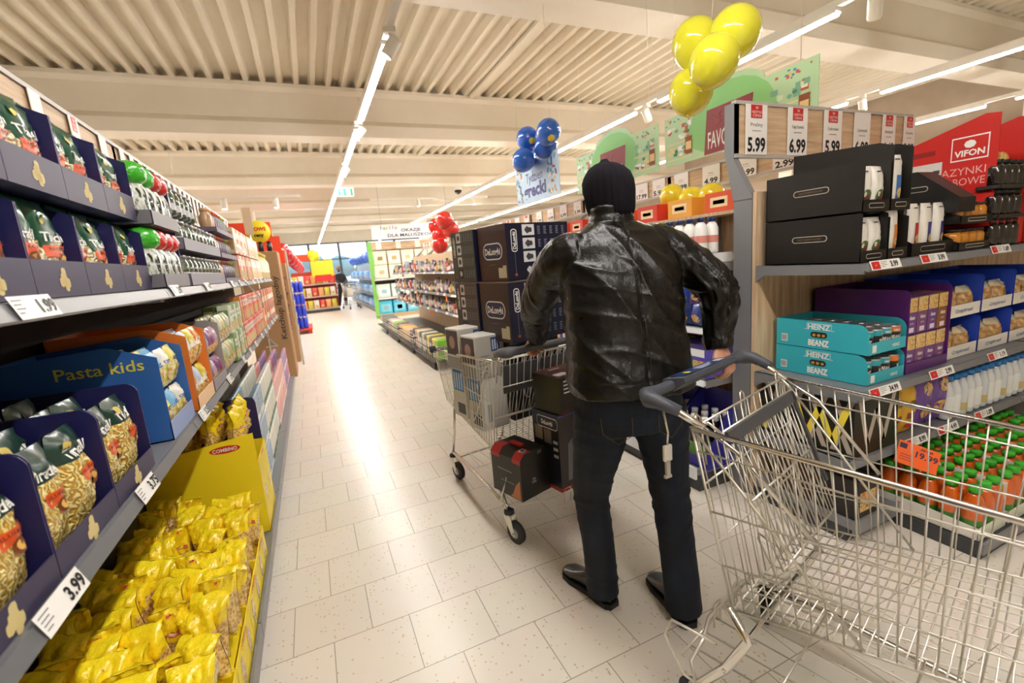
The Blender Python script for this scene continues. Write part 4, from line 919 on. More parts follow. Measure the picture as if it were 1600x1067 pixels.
def remeshed(q, voxel, mat, name, smooth=6, disp=None, shade=None):
    me = q.mesh('tmp'); o = bpy.data.objects.new('tmp', me); col.objects.link(o)
    md = o.modifiers.new('r', 'REMESH'); md.mode = 'VOXEL'; md.voxel_size = voxel; md.use_smooth_shade = True
    ms = o.modifiers.new('s', 'SMOOTH'); ms.factor = .5; ms.iterations = smooth
    dg = bpy.context.evaluated_depsgraph_get(); me2 = bpy.data.meshes.new_from_object(o.evaluated_get(dg))
    bpy.data.objects.remove(o); me2.name = name; me2.materials.clear()
    for m in (mat if isinstance(mat, list) else [mat]): me2.materials.append(m)
    if disp:
        nr = [v.normal.copy() for v in me2.vertices]
        for v, n_ in zip(me2.vertices, nr): v.co = v.co + n_ * disp(v.co)
    for p in me2.polygons: p.use_smooth = True; p.material_index = shade(p.center) if shade else 0
    me2.update(); return me2
N3 = lambda x, y, z: _no.noise(Vector((x, y, z)))
def ridge(x, y, z): return 1 - abs(N3(x, y, z)) * 2
def blend(a, b, v): k = min(1, max(0, (v - a) / (b - a))); return k * k * (3 - 2 * k)
SKIN = noise_mat('skin', [(.3, '#b9826a'), (.6, '#d29c82'), (.8, '#d9a890')], nscale=30, rough=.45, bmp=.1)
def leather():
    m, nt, b = base('black_leather', .3); b.inputs['Base Color'].default_value = lin('#0b0907'); b.inputs['Specular IOR Level'].default_value = .42
    v = coord(nt); n1 = node(nt, 'ShaderNodeTexNoise'); n1.inputs['Scale'].default_value = 13; n1.inputs['Detail'].default_value = 6; nt.links.new(v, n1.inputs['Vector'])
    vo = node(nt, 'ShaderNodeTexVoronoi'); vo.inputs['Scale'].default_value = 260; nt.links.new(v, vo.inputs['Vector'])
    r = node(nt, 'ShaderNodeMapRange'); r.inputs['To Min'].default_value = .2; r.inputs['To Max'].default_value = .4; nt.links.new(n1.outputs[0], r.inputs[0]); nt.links.new(r.outputs[0], b.inputs['Roughness'])
    b1 = node(nt, 'ShaderNodeBump'); b1.inputs['Strength'].default_value = .45; b1.inputs['Distance'].default_value = .02; nt.links.new(n1.outputs[0], b1.inputs['Height'])
    b2 = node(nt, 'ShaderNodeBump'); b2.inputs['Strength'].default_value = .25; b2.inputs['Distance'].default_value = .001; nt.links.new(vo.outputs[0], b2.inputs['Height']); nt.links.new(b1.outputs[0], b2.inputs['Normal'])
    nt.links.new(b2.outputs[0], b.inputs['Normal']); return m
LEATHER = leather()
PHI = radians(-15)
TOR = [((1.055, 1.367, .968), .234, .164), ((1.055, 1.369, .99), .236, .166), ((1.055, 1.38, 1.08), .226, .158), ((1.058, 1.395, 1.2), .222, .152), ((1.063, 1.415, 1.32), .226, .152), ((1.07, 1.437, 1.42), .23, .145), ((1.074, 1.455, 1.495), .205, .125), ((1.078, 1.47, 1.55), .145, .10), ((1.08, 1.478, 1.585), .082, .08), ((1.083, 1.483, 1.61), .071, .071), ((1.085, 1.488, 1.64), .073, .075)]
SHR, ELR, WRR = (1.245, 1.405, 1.475), (1.388, 1.268, 1.31), (1.366, 1.24, 1.112)
SHL, ELL, WRL = (.885, 1.505, 1.465), (.868, 1.73, 1.275), (.955, 1.925, 1.115)
def hand(q, w, palm_dir, finger_dir, back, k=1.0, curl=1.0, flip=1):
    """palm from the wrist w along palm_dir; fingers wrap: first along finger_dir then back along -back"""
    w = Vector(w); d = Vector(palm_dir).normalized(); bk = Vector(back).normalized(); sd = d.cross(bk).normalized() * flip
    pal = [w + d * (.095 * k * t_) for t_ in (0, .35, .7, 1)]
    q.loft([[tuple(p + sd * (wd * cos(2 * pi * i / 14)) + bk * (.015 * k * sin(2 * pi * i / 14))) for i in range(14)] for p, wd in zip(pal, (.026 * k, .036 * k, .042 * k, .04 * k))], SKIN)
    for f, (ln, o_) in enumerate(((.9, .031), (1, .011), (.95, -.011), (.78, -.031))):
        b0 = pal[-1] + sd * o_ * k - d * .01; L = .078 * ln * k
        p1 = b0 + d * L * .42 - bk * L * .12 * curl; p2 = p1 + d * L * .12 - bk * L * .42 * curl; p3 = p2 - d * L * .22 * curl - bk * L * .26 * curl
        q.tube([b0, b0 + (p1 - b0) * .5, p1, (p1 + p2) / 2, p2, p3], [.0098 * k, .0094 * k, .0092 * k, .0086 * k, .0082 * k, .0066 * k], SKIN, 8)
    t0 = w + d * .03 * k + sd * .03 * k; t1 = t0 + d * .03 * k + sd * .022 * k - bk * .012; t2 = t1 + d * .03 * k - bk * .024 * k - sd * .004; t3 = t2 + d * .006 - bk * .02 * k - sd * .012
    q.tube([t0, t1, t2, t3], [.013 * k, .0115 * k, .0105 * k, .0085 * k], SKIN, 8)
# body: one continuous skin
q = MB()
q.loft([ring(c, a * .86, b * .84, PHI) for c, a, b in TOR[:8]], SKIN); q.tube([(1.076, 1.465, 1.5), (1.078, 1.485, 1.58), (1.086, 1.5, 1.65)], [.075, .058, .054], SKIN, 14)
hc = Vector((1.092, 1.512, 1.685))
q.loft([ring((hc.x, hc.y + oy, hc.z + z), a, b, radians(4), 20, 2.1) for z, a, b, oy in ((-.105, .035, .045, .03), (-.09, .05, .065, .018), (-.05, .066, .085, .006), (0, .073, .093, 0), (.04, .074, .094, 0), (.075, .062, .08, 0), (.1, .035, .045, 0), (.108, .01, .012, 0))], SKIN)
q.tube([(hc.x, hc.y + .088, hc.z + .012), (hc.x, hc.y + .104, hc.z - .018), (hc.x, hc.y + .09, hc.z - .03)], [.008, .013, .01], SKIN, 8)      # nose
for s in (-1, 1):
    q.loft([ring((hc.x + s * (.074 + dx), hc.y - .006, hc.z - .01 + dz), .006, ry, 0, 10, 2) for dx, dz, ry in ((-.004, -.033, .008), (.004, -.022, .014), (.007, 0, .018), (.006, .02, .016), (-.002, .03, .008))], SKIN)
limb(q, [(*SHR, .06), (*lerp(SHR, ELR, .5), .05), (*ELR, .043), (*lerp(ELR, WRR, .5), .038), (*WRR, .028)], SKIN, 14)
limb(q, [(*SHL, .06), (*lerp(SHL, ELL, .5), .05), (*ELL, .043), (*lerp(ELL, WRL, .5), .038), (*WRL, .028)], SKIN, 14)
hand(q, WRR, (.06, -.42, -.75), (0, 0, -1), (.2, -.75, .55), 1.0, 1.0, 1)
hand(q, (.962, 1.94, 1.105), (.2, .8, -.5), (0, 0, -1), (-.1, .5, .85), 1.0, 1.0, -1)
HL, KL, AL = (.955, 1.415, .90), (.945, 1.50, .50), (.962, 1.495, .10)
HR, KR, AR = (1.155, 1.345, .90), (1.205, 1.33, .49), (1.185, 1.262, .10)
for H_, K_, A_ in ((HL, KL, AL), (HR, KR, AR)): limb(q, [(*H_, .078), (*lerp(H_, K_, .5), .066), (*K_, .05), (*lerp(K_, A_, .4), .05), (*A_, .036)], SKIN, 14)
for A_, fd in ((AL, (-.12, .99)), (AR, (.22, .97))): q.tube([A_, (A_[0] + fd[0] * .02, A_[1] + fd[1] * .02, .055), (A_[0] + fd[0] * .1, A_[1] + fd[1] * .1, .036), (A_[0] + fd[0] * .17, A_[1] + fd[1] * .17, .032)], [.032, .03, .02, .012], SKIN, 10)
eyes_ = C('#e9e4dc', .3)
body = remeshed(q, .0048, [SKIN], 'person', 3)
man = put(body, 'person', label='man in black leather jacket, dark jeans and knit cap pushing a loaded cart', cat='person')
# eyes, brows and mouth on the far side of the head
q = MB()
for s in (-1, 1):
    q.ball((hc.x + s * .03, hc.y + .085, hc.z + .012), .011, eyes_, 10); q.ball((hc.x + s * .03, hc.y + .093, hc.z + .012), .0055, C('#2b1d14'), 8)
q.build('eye', man)
q = MB()
for s in (-1, 1): q.tube([(hc.x + s * .015, hc.y + .093, hc.z + .032), (hc.x + s * .03, hc.y + .095, hc.z + .036), (hc.x + s * .046, hc.y + .083, hc.z + .03)], .0035, C('#2b2019', .8), 6)
q.build('eyebrow', man)
q = MB(); q.tube([(hc.x - .022, hc.y + .083, hc.z - .052), (hc.x, hc.y + .092, hc.z - .051), (hc.x + .022, hc.y + .083, hc.z - .052)], [.003, .0055, .003], C('#9a5a4c'), 8); q.build('mouth', man)
# jacket
q = MB()
q.loft([ring(c, a, b, PHI, 32, 2.6) for c, a, b in TOR], LEATHER)
limb(q, [(1.19, 1.425, 1.475, .085), (*SHR, .088), (1.33, 1.34, 1.405, .078), (*ELR, .071), (1.39, 1.255, 1.23, .063), (1.378, 1.25, 1.16, .056), (*WRR, .05), (1.365, 1.235, 1.09, .047)], LEATHER)
limb(q, [(.96, 1.49, 1.465, .085), (*SHL, .086), (.868, 1.62, 1.385, .078), (*ELL, .068), (.905, 1.82, 1.2, .062), (*WRL, .052), (.96, 1.935, 1.108, .049)], LEATHER)
UP = Vector((cos(PHI), sin(PHI), 0)); VP_ = Vector((-sin(PHI), cos(PHI), 0))
def segd(p, a, b):
    a = Vector(a); b = Vector(b); t_ = max(0, min(1, (p - a).dot(b - a) / (b - a).length_squared)); return (p - a - (b - a) * t_).length, t_, a, b
def jdisp(p):
    best = min((segd(p, SHR, ELR) + ('r', 0), segd(p, ELR, WRR) + ('r', 1), segd(p, SHL, ELL) + ('l', 0), segd(p, ELL, WRL) + ('l', 1)), key=lambda s: s[0])
    u = (p - Vector((1.062, 1.41, 0))).dot(UP); d = 0
    arm = best[0] < .1 and abs(u) > .17
    if arm:
        a, b = best[2], best[3]; ax = (b - a).normalized(); s = (p - a).dot(ax) + best[5] * .3; r_ = p - a - ax * (p - a).dot(ax); an = math.atan2(r_.z + r_.x, r_.y)
        w_ = .35 + .65 * math.exp(-((s - .29) / .13) ** 2)
        d = (.012 if best[4] == 'r' else .008) * w_ * (ridge(s * 11 + sin(an + 1) * 1.3, an * .9, 3 + best[5]) ** 3 - .3) + .003 * N3(s * 22, an * 2.5, 7)
        if best[5] and best[1] > .93: d += .003
    else:
        z = p.z; back = (p - Vector((1.06, 1.41, z))).dot(VP_) < 0
        dg = z * .75 + u * 1.1
        fold = ridge(dg * 6.5 + .6 * N3(u * 3, z * 3, 2), u * 1.2 - z * .8, 1.3) ** 3
        d = .009 * (fold - .35) * blend(.93, 1.0, z) * (1 - .5 * blend(1.5, 1.6, z))
        d += .006 * (ridge(u * 3 + 4, z * 9 + u * 2.5, 5.1) ** 4 - .2)
        if back and abs(u - .01) < .0045 and z < 1.58: d -= .0028
        if abs(z - 1.025) < .004: d -= .002
        if .967 < z < .975: d += .002
        if z > 1.575: d += .0035 * blend(1.58, 1.6, z)
        if abs(z - 1.585) < .005: d -= .003
    return d
jk = put(remeshed(q, .0065, [LEATHER], 'jacket', 4, jdisp), 'jacket', man)
q = MB(); st = C('#2b241d', .4)
q.tube([(1.0625 + .01 * UP.x + dx, y, z) for z, y, dx in ((.94, 1.202, -.04), (1.08, 1.219, -.042), (1.2, 1.24, -.04), (1.32, 1.26, -.035), (1.42, 1.291, -.033), (1.5, 1.33, -.03))], .0012, st, 4); q.build('back_seam', jk)
q = MB()
for s, e, dx in ((SHR, (1.262, 1.345, 1.38), .0), ):
    q.tube([(1.245, 1.395, 1.563), (1.25, 1.345, 1.53), (1.243, 1.318, 1.47), (1.235, 1.305, 1.40)], .002, st, 5)
q.tube([(.9, 1.50, 1.556), (.882, 1.45, 1.53), (.878, 1.42, 1.47), (.88, 1.405, 1.40)], .002, st, 5); q.build('shoulder_seam', jk)
# jeans
def denim():
    m, nt, b = base('dark_denim', .85); v = coord(nt, (1, 1, 1)); n = node(nt, 'ShaderNodeTexNoise'); n.inputs['Scale'].default_value = 7; n.inputs['Detail'].default_value = 6
    nt.links.new(v, n.inputs['Vector']); r = ramp(nt, n.outputs[0], [(.35, '#0a111c'), (.6, '#101b2b'), (.75, '#18273a')]); nt.links.new(r.outputs[0], b.inputs['Base Color'])
    n2 = node(nt, 'ShaderNodeTexNoise'); n2.inputs['Scale'].default_value = 500; nt.links.new(v, n2.inputs['Vector']); bump(nt, b, n2.outputs[0], .25, .002); return m
DENIM = denim()
q = MB()
q.loft([ring(c, a, b, PHI, 28, 2.5) for c, a, b in (((1.055, 1.372, 1.02), .19, .13), ((1.055, 1.375, .97), .195, .138), ((1.055, 1.38, .88), .198, .142), ((1.055, 1.385, .81), .175, .125))], DENIM)
limb(q, [(.955, 1.41, .88, .112), (.943, 1.435, .74, .1), (.94, 1.485, .56, .079), (.942, 1.50, .46, .073), (.953, 1.49, .3, .068), (.962, 1.487, .12, .068), (.962, 1.487, .045, .071)], DENIM)
limb(q, [(1.158, 1.345, .88, .112), (1.185, 1.345, .74, .1), (1.20, 1.335, .56, .081), (1.205, 1.325, .46, .075), (1.197, 1.29, .3, .071), (1.187, 1.255, .12, .072), (1.186, 1.252, .04, .074)], DENIM)
def ddisp(p):
    u = (p - Vector((1.062, 1.38, 0))).dot(UP); kn = math.exp(-((p.z - .5) / .1) ** 2) + .8 * math.exp(-((p.z - .8) / .08) ** 2) + .6 * math.exp(-((p.z - .1) / .06) ** 2)
    d = .006 * (ridge(p.z * 16 + N3(p.x * 4, p.y * 4, 1), p.x * 3, p.y * 3) ** 2 - .4) * (.25 + kn)
    if p.z > .8 and abs(u) < .004: d -= .002
    return d
jn = put(remeshed(q, .0065, [DENIM], 'jeans', 3, ddisp), 'jeans', man)
th = C('#5a4527', .7)
def onb(u, z, l=.0): # rough back surface of the jeans
    return tuple(Vector((1.055, 1.378, z)) + UP * u - VP_ * (.139 * (1 - abs(u / .2) ** 2.6) ** .4 + l))
for s in (-1, 1):
    q = MB(); pts = [onb(s * .05, .895, .006), onb(s * .05, .83, .008), onb(s * .10, .80, .012), onb(s * .15, .835, .01), onb(s * .155, .895, .006)]
    q.tube(pts, .0012, th, 4); q.build('pocket_stitching', jn)
# shoes
SHOE = C('#100e0c', .33, coat=.3); SOLE = C('#0b0b0b', .6)
for (A_, fd, nm) in ((AL, Vector((-.20, .98, 0)), 'l'), (AR, Vector((.2, .98, 0)), 'r')):
    f = fd.normalized(); sdv = Vector((f.y, -f.x, 0)); yw = math.atan2(sdv.y, sdv.x); q = MB(); hl = Vector((A_[0], A_[1], 0)) - f * .07
    prof = ((0, .024, .03, .06), (.012, .036, .042, .10), (.06, .04, .046, .125), (.12, .04, .045, .12), (.17, .042, .036, .088), (.225, .047, .028, .058), (.27, .042, .024, .048), (.297, .02, .018, .036))
    q.loft([[tuple(hl + f * s_ + sdv * (a_ * cos(t_)) + Vector((0, 0, .022 + (top - .022) * (.5 + .5 * sin(t_))))) for t_ in [2 * pi * i / 18 for i in range(18)]] for s_, a_, b_, top in prof], SHOE)
    q.loft([[tuple(hl + f * s_ + sdv * (a_ * 1.06 * cx) + Vector((0, 0, z_))) for cx, z_ in ((-1, .0), (1, .0), (1, .024), (-1, .024))] for s_, a_, b_, top in ((-.006, .022, 0, 0), (.015, .037, 0, 0), (.06, .04, 0, 0), (.12, .037, 0, 0), (.17, .041, 0, 0), (.225, .048, 0, 0), (.275, .042, 0, 0), (.303, .016, 0, 0))], SOLE, smooth=False)
    q.build('shoe', man)
# knit cap
KN = C('#17141b', .95, spec=.2)
q = MB(); cx, cy, cz = 1.09, 1.505, 1.698; n = 72; R = []
for z, a, b, ox in ((-.095, .066, .072, .0), (-.098, .083, .098, .002), (-.07, .09, .108, .002), (-.04, .093, .111, 0), (0, .095, .112, 0), (.035, .093, .108, 0), (.065, .084, .096, -.003), (.088, .066, .072, -.008), (.102, .04, .044, -.012), (.108, .02, .02, -.014), (.118, .012, .012, -.014), (.12, .004, .004, -.014)):
    R.append([(cx + ox + (a * .93 + (.0028 * (a / .09)) * cos(i * 2 * pi * 24 / n) + .006 * N3(cos(i * 2 * pi / n) * 1.5, sin(i * 2 * pi / n) * 1.5, z * 12)) * cos(2 * pi * i / n), cy + (b + (.0028 * (a / .09)) * cos(i * 2 * pi * 24 / n)) * sin(2 * pi * i / n), cz + z + .004 * N3(i * .2, z * 9, 1) + (max(0, .045 - z) * .82 * blend(.1, .75, sin(2 * pi * i / n)) if z < .045 else 0)) for i in range(n)])
q.loft(R, KN); bn = q.build('knit_cap', man)
# ================================================================== near gondola, facing the camera
GX, GY = 2.19, 1.2
def Rp(me, name, x, y, z, lb, cat, grp=None, j=.03, rz=0.0): return put(me, name, None, (x, y, z), rz + jit(j), lb, cat, grp)
nz = [(.02 + .135, .165, '5.99', True, 'Praliny'), (.49, .165, '6.99', True, 'Fudge Karmelki'), (.805, .165, '5.99', True, 'Ciastka maslane'), (1.09, .16, '6.99', False, 'Ciasto francuskie'), (1.37, .14, '4.49', True, 'Herbatniki'), (1.6, .13, '3.99', True, 'Kawa')]
bay('grey end bay with black gift food cartons and wooden price header', (GX, GY, 0), 0, 1.64, .54, 1.72, [(.412, .02), (.752, 0), (1.335, 0)], (1.93, 2.195), [(2, .12, '3.99', .22, True), (2, .5, '3.99', .22, True), (2, 1.13, '1.69', .2, True), (1, .18, '34.99', .24, True), (1, .66, '2.99', .22, True), (1, 1.22, '1.19', .2, True), (0, .52, '8.99', .2, True), (0, .82, '4.49', .2, True), (0, 1.2, '1.09', .2, True)], nz, WOOD, .06, .11, True, False, GREY)
bay('second bay with crispbread and red snack cartons beside the end bay', (GX + 1.64, GY, 0), 0, 1.6, .54, 1.72, [(.412, .02), (.752, 0), (1.335, 0)], None, [(2, .2, '2.29', .2, True), (1, .2, '1.19', .2, True)], (), WOOD, .0, .11, True, False, GREY)
# juice deck sticks out further
t = thing('juice_platform', 'low dark platform under the orange juice cartons', 'platform', (2.54, .87, 0))
q = MB(); q.box(0, 1.9, 0, .46, 0, .07, DGREY); q.build('deck', t); q = MB(); q.box(-.01, 1.91, -.012, 0, .03, .08, GREY); q.build('front_lip', t)
BK = C('#17130f', .45); BKI = C('#2a2521', .6)
def hather(q, w, d, h, lip):
    for sx in (-1, 1):
        F = lambda a, b, l: (sx * (w / 2 + l), (a if sx < 0 else -a) * -1 + 0.0, h * .55 + b)
        F = lambda a, b, l: (sx * (w / 2 + l), sx * a, h * .55 + b)
        stadium(q, F, 0, 0, .085, .015, C('#b5ada0', .4), .0008); stadium(q, F, 0, 0, .081, .0115, BK, .0012)
        q.text('HATHERWOOD', .008, (0, 0, 0), (1, 0, 0), (0, 0, 1), C('#8c6b4a'), width=.13, surf=lambda x, y: F(x, y, .0016))
    q.text('', .01, (0, 0, 0), (1, 0, 0), (0, 0, 1), BK)
    F = lambda a, b, l: (a, -d / 2 - .0005 - l, lip * .5 + b)
    stadium(q, F, 0, 0, w * .3, lip * .22, C('#b5ada0', .4), .0008); stadium(q, F, 0, 0, w * .3 - .003, lip * .22 - .003, BK, .0012)
def hbox(w, d, h, lip, shape='slope', bh=None, corner=.06): return tray_mesh('gift_food_carton', w, d, h, lip, BK, shape=shape, back_h=bh, deco=hather, corner=corner, thick=.004)
def white_pack(hc, s):
    return bag_mesh('white_gift_pack', .1, .19, .05, lambda a, b, fr: WHITEF, [], s, .004, deco=lambda q, S: (patch(q, S, -.18, .18, .86, .885, INK, 3, .002), disc(q, S, 0, .3, .3, .17, C('#4f6b3a', .4)), disc(q, S, .05, .27, .12, .08, C('#7b2f33', .4), 8, .004), disc(q, S, -.15, .36, .1, .06, C('#e3d9c0', .4), 8, .0045)))
WHITEF = foil('#ece8e0', .35, .3)
def slim_pack(hc, s, w=.085, h=.24, d=.045):
    return bag_mesh('slim_biscuit_pack', w, h, d, lambda a, b, fr: WHITEF, [], s, .002, bulge=.25, deco=lambda q, S: (patch(q, S, -.2, .2, .9, .92, INK, 3), patch(q, S, -.1, .42, .12, .62, C(hc, .4), 4), disc(q, S, .16, .3, .2, .09, FOODY)))
wp = [white_pack('', s) for s in range(2)]
sl = {h: slim_pack(h, i) for i, h in enumerate(('#3f6fae', '#d9822d', '#b5322d', '#3c3f8d', '#2d2f7a'))}
for k, z in enumerate((1.338, 1.556)):
    Rp(hbox(.19, .46, .212, .05, 'round', corner=.01), 'gift_food_carton', 2.315, 1.475, z, 'long black carton with a thin white pill logo, %s of the stack of two' % ('lower', 'upper')[k], 'carton', None, 0)
    for c in range(2):
        for r in range(3): Rp(wp[(c + r) % 2], 'white_gift_pack', 2.27 + .092 * c, 1.285 + .07 * r, z + .006, 'white gift pack with green sprig print in the %s long black carton' % ('lower', 'upper')[k], 'pack', '%s black carton gift packs' % ('lower', 'upper')[k], .12)
    Rp(hbox(.15, .46, [.212, .3][k], .05, 'slope', [.2, .33][k]), 'gift_food_carton', 2.497, 1.475, z, 'black carton of slim biscuit packs, %s one' % ('lower', 'upper')[k], 'carton', None, 0)
    for r in range(3): Rp(sl[('#d9822d', '#3f6fae')[k]], 'slim_biscuit_pack', 2.497, 1.285 + .07 * r, z + .006, 'white biscuit pack with %s picture, standing in the black carton' % ('orange', 'blue')[k], 'pack', '%s biscuit packs' % ('orange', 'blue')[k], .1)
Rp(hbox(.36, .46, .19, .06, 'flat'), 'gift_food_carton', 2.79, 1.475, 1.338, 'wide black carton with three white biscuit packs', 'carton', None, 0)
for c, hc in enumerate(('#b5322d', '#3c3f8d', '#2d2f7a')):
    o = Rp(sl[hc], 'slim_biscuit_pack', 2.68 + .11 * c, 1.29, 1.344, 'white biscuit pack with %s picture in the wide black carton' % ('red', 'blue', 'dark blue')[c], 'pack', None, .05)
t = thing('gift_food_carton', 'black wedge-shaped carton with slanted lid and pill logo', 'carton', (2.9, 1.1, 1.5)); t.location = (2.93, 1.24, 1.54)
q = MB(); q.prism([(0, 0), (.42, 0), (.42, .22), (.16, .22), (-.02, .07), (-.02, 0)], BK, 0, .15, 'x'); q.build('carton', t)
q = MB(); F = lambda a, b, l: (-l, .2 - a, .13 + b); stadium(q, F, 0, 0, .09, .014, C('#b5ada0', .4), .0008); stadium(q, F, 0, 0, .086, .0105, BK, .0012); q.build('logo', t)
t.location = (2.94, 1.24, 1.5295)
AMB = C('#c07a1d', .15, coat=.6)
amb = bottle_mesh('honey_jar', .036, .1, AMB, BLACK, C('#e9c35c'), prof=[(.03, 0), (.037, .01), (.037, .07), (.03, .085)], capr=.9, labz=(.15, .5))
for k in range(2):
    Rp(hbox(.3, .3, .1, .04, 'flat'), 'gift_food_carton', 3.12, 1.37, 1.338 + .13 * k, 'small black tray of amber honey jars, %s one' % ('lower', 'upper')[k], 'carton', None, 0)
    for c in range(4): Rp(amb, 'honey_jar', 3.015 + .075 * c, 1.27, 1.344 + .13 * k, 'amber honey jar in the %s small black tray' % ('lower', 'upper')[k], 'jar', 'honey jars %s tray' % ('lower', 'upper')[k], .4)
WJ = bottle_mesh('dark_sauce_jar', .034, .14, C('#1c1512', .15, coat=.6), BLACK, WHITE, prof=[(.03, 0), (.035, .01), (.035, .1), (.026, .12)], capr=.85, labz=(.15, .6))
for k in range(3):
    for c in range(4): Rp(WJ, 'dark_sauce_jar', 3.33 + .075 * c, 1.25 + .0 * k, 1.34 + .15 * k, 'dark sauce jar with white label, %s layer beside the honey jars' % ORD[k], 'jar', 'dark jars layer %s' % ORD[k], .4)
    if k < 2: Rp(tray_mesh('jar_tray', .32, .1, .02, .02, BKI, shape='flat', corner=.004), 'jar_tray', 3.44, 1.25, 1.482 + .15 * k, 'thin black tray between %s dark jar layers' % ('the lower two', 'the upper two')[k], 'tray', None, 0)
# red snack cartons
VR = C('#c9241f', .4)
def vifon(label, x, y, w=.5, words=True):
    t = thing('snack_carton', label, 'carton', (x, y, 1.338))
    q = MB(); q.box(0, .36, 0, .004, 0, .15, VR); q.prism([(0, 0), (w, 0), (w, .55), (.06, .68), (0, .67)], VR, 0, .004, 'x'); q.prism([(0, 0), (w, 0), (w, .55), (.06, .68), (0, .67)], VR, .356, .36, 'x'); q.box(0, .36, w - .004, w, 0, .55, VR); q.box(0, .36, 0, w, 0, .004, VR); F = lambda a, b, l: (-l, w * (1 - a), b * .68)
    flat(q, F, .62, .93, .68, .86, WHITE); flat(q, F, .63, .92, .69, .85, C('#c9241f', .4), .0009); q.text('VIFON', .03, (0, 0, 0), (1, 0, 0), (0, 0, 1), WHITE, width=.125, bold=.03, surf=lambda a, b: F(.775 + a / w, .735 + b / .68, .0013))
    q.add([F(.775, .8, .0013)] + [F(.775 + .05 * cos(k * pi / 4), .8 + .03 * sin(k * pi / 4), .0013) for k in range(8)], [(0, 1 + k, 1 + (k + 1) % 8) for k in range(8)], WHITE)
    q.text('PRAZYNKI', .038, (0, 0, 0), (1, 0, 0), (0, 0, 1), C('#f0b0a6'), width=.24, surf=lambda a, b: F(.68 + a / w, .6 + b / .68, .001)); q.text('KRABOWE', .038, (0, 0, 0), (1, 0, 0), (0, 0, 1), C('#f0b0a6'), width=.22, surf=lambda a, b: F(.7 + a / w, .52 + b / .68, .001))
    flat(q, F, .25, .55, .6, .7, C('#d9d4cf')); flat(q, F, .47, .53, .61, .64, C('#55555a'), .001); flat(q, F, .22, .48, .76, .8, C('#8e1613')); flat(q, F, 0, .98, .42, .424, C('#8e1613')); q.build('carton', t)
    q = MB()
    for k in range(5): q.ball((.07 + .055 * k, .09 + .03 * (k % 2), .43 + .02 * (k % 3)), .042, FOODY, 10, 1, .7, 1.3)
    q.box(.02, .34, .02, w - .02, .0, .42, C('#a86a2a', .5)); q.build('snack_fill', t)
vifon('big red snack carton lettered VIFON behind the black wedge carton', 3.3, 1.235)
vifon('second red snack carton at the picture edge beside the VIFON carton', 3.72, 1.22)
# ---- middle shelf: bean trays, fruit packs, crispbread
BZ = C('#38b4c4', .42)
def beanz(q, w, d, h, lip):
    for sx in (-1, 1):
        F = lambda a, b, l: (sx * (w / 2 + l), sx * a, b)
        q.text('HEINZ', .026, (0, 0, 0), (1, 0, 0), (0, 0, 1), WHITE, width=.112, bold=.03, surf=lambda x, y: F(x - .0, .112 + y, .001))
        for (a0, a1, b0) in ((-.06, .06, .128), (-.075, -.05, .097), (.05, .075, .097)): q.quad(F(a0, b0, .0009), F(a1, b0, .0009), F(a1, b0 + .0022, .0009), F(a0, b0 + .0022, .0009), WHITE)
        for s_ in (-1, 1): q.quad(F(s_ * .06, .097, .0009), F(s_ * .0622, .097, .0009), F(s_ * .0622, .129, .0009), F(s_ * .06, .129, .0009), WHITE)
        stadium(q, F, 0, .072, .042, .015, C('#2c1d14'), .0008)
        for k in range(3): q.add([F(-.024 + .024 * k, .07, .0012)] + [F(-.024 + .024 * k + .009 * cos(i * pi / 3), .07 + .008 * sin(i * pi / 3), .0012) for i in range(6)], [(0, 1 + i, 1 + (i + 1) % 6) for i in range(6)], C('#c9994a'))
        q.text('BEANZ', .029, (0, 0, 0), (1, 0, 0), (0, 0, 1), WHITE, width=.105, bold=.05, surf=lambda x, y: F(x, .03 + y, .001))
        flat(q, lambda a, b, l: F(a, b, l), -.2, -.165, .02, .06, WHITE)
        for k in range(7): flat(q, lambda a, b, l: F(a, b, l), -.197 + k * .0042, -.195 + k * .0042, .025, .055, INK, .001)
    q.text('HEINZ', .014, (w * .22, -d / 2 - .001, lip * .45), (1, 0, 0), (0, 0, 1), WHITE, bold=.03); q.box(-.12, -.09, -d / 2 - .0015, -d / 2, lip * .15, lip * .8, WHITE)
bt_ = tray_mesh('bean_tray', .3, .46, .142, .055, BZ, C('#c9b79a', .6), shape='round', deco=beanz, corner=.05)
def bean_can(ci):
    hc = ('#1fa5b3', '#e07a2d', '#7a2d1d')[ci]; q = MB()
    q.lathe([(.034, 0), (.0355, .003), (.0355, .104), (.034, .107), (.032, .107), (.032, .104), (.002, .104)], C('#c9c9cc', .3, .8), n=18); q.lathe([(.0358, .006), (.0358, .1)], C(hc, .35), n=18, cap=False); q.lathe([(.0361, .03), (.0361, .075)], C('#1d1a18', .35), n=18, cap=False)
    q.text('BEANZ', .016, (0, 0, 0), (1, 0, 0), (0, 0, 1), WHITE, width=.05, bold=.03, surf=lambda x, y: (.0365 * sin(x / .036), -.0365 * cos(x / .036), .052 + y)); q.text('HEINZ', .009, (0, 0, 0), (1, 0, 0), (0, 0, 1), WHITE, width=.03, bold=.03, surf=lambda x, y: (.0365 * sin(x / .036), -.0365 * cos(x / .036), .085 + y)); return q.mesh('bean_can')
cans = [bean_can(i) for i in range(3)]
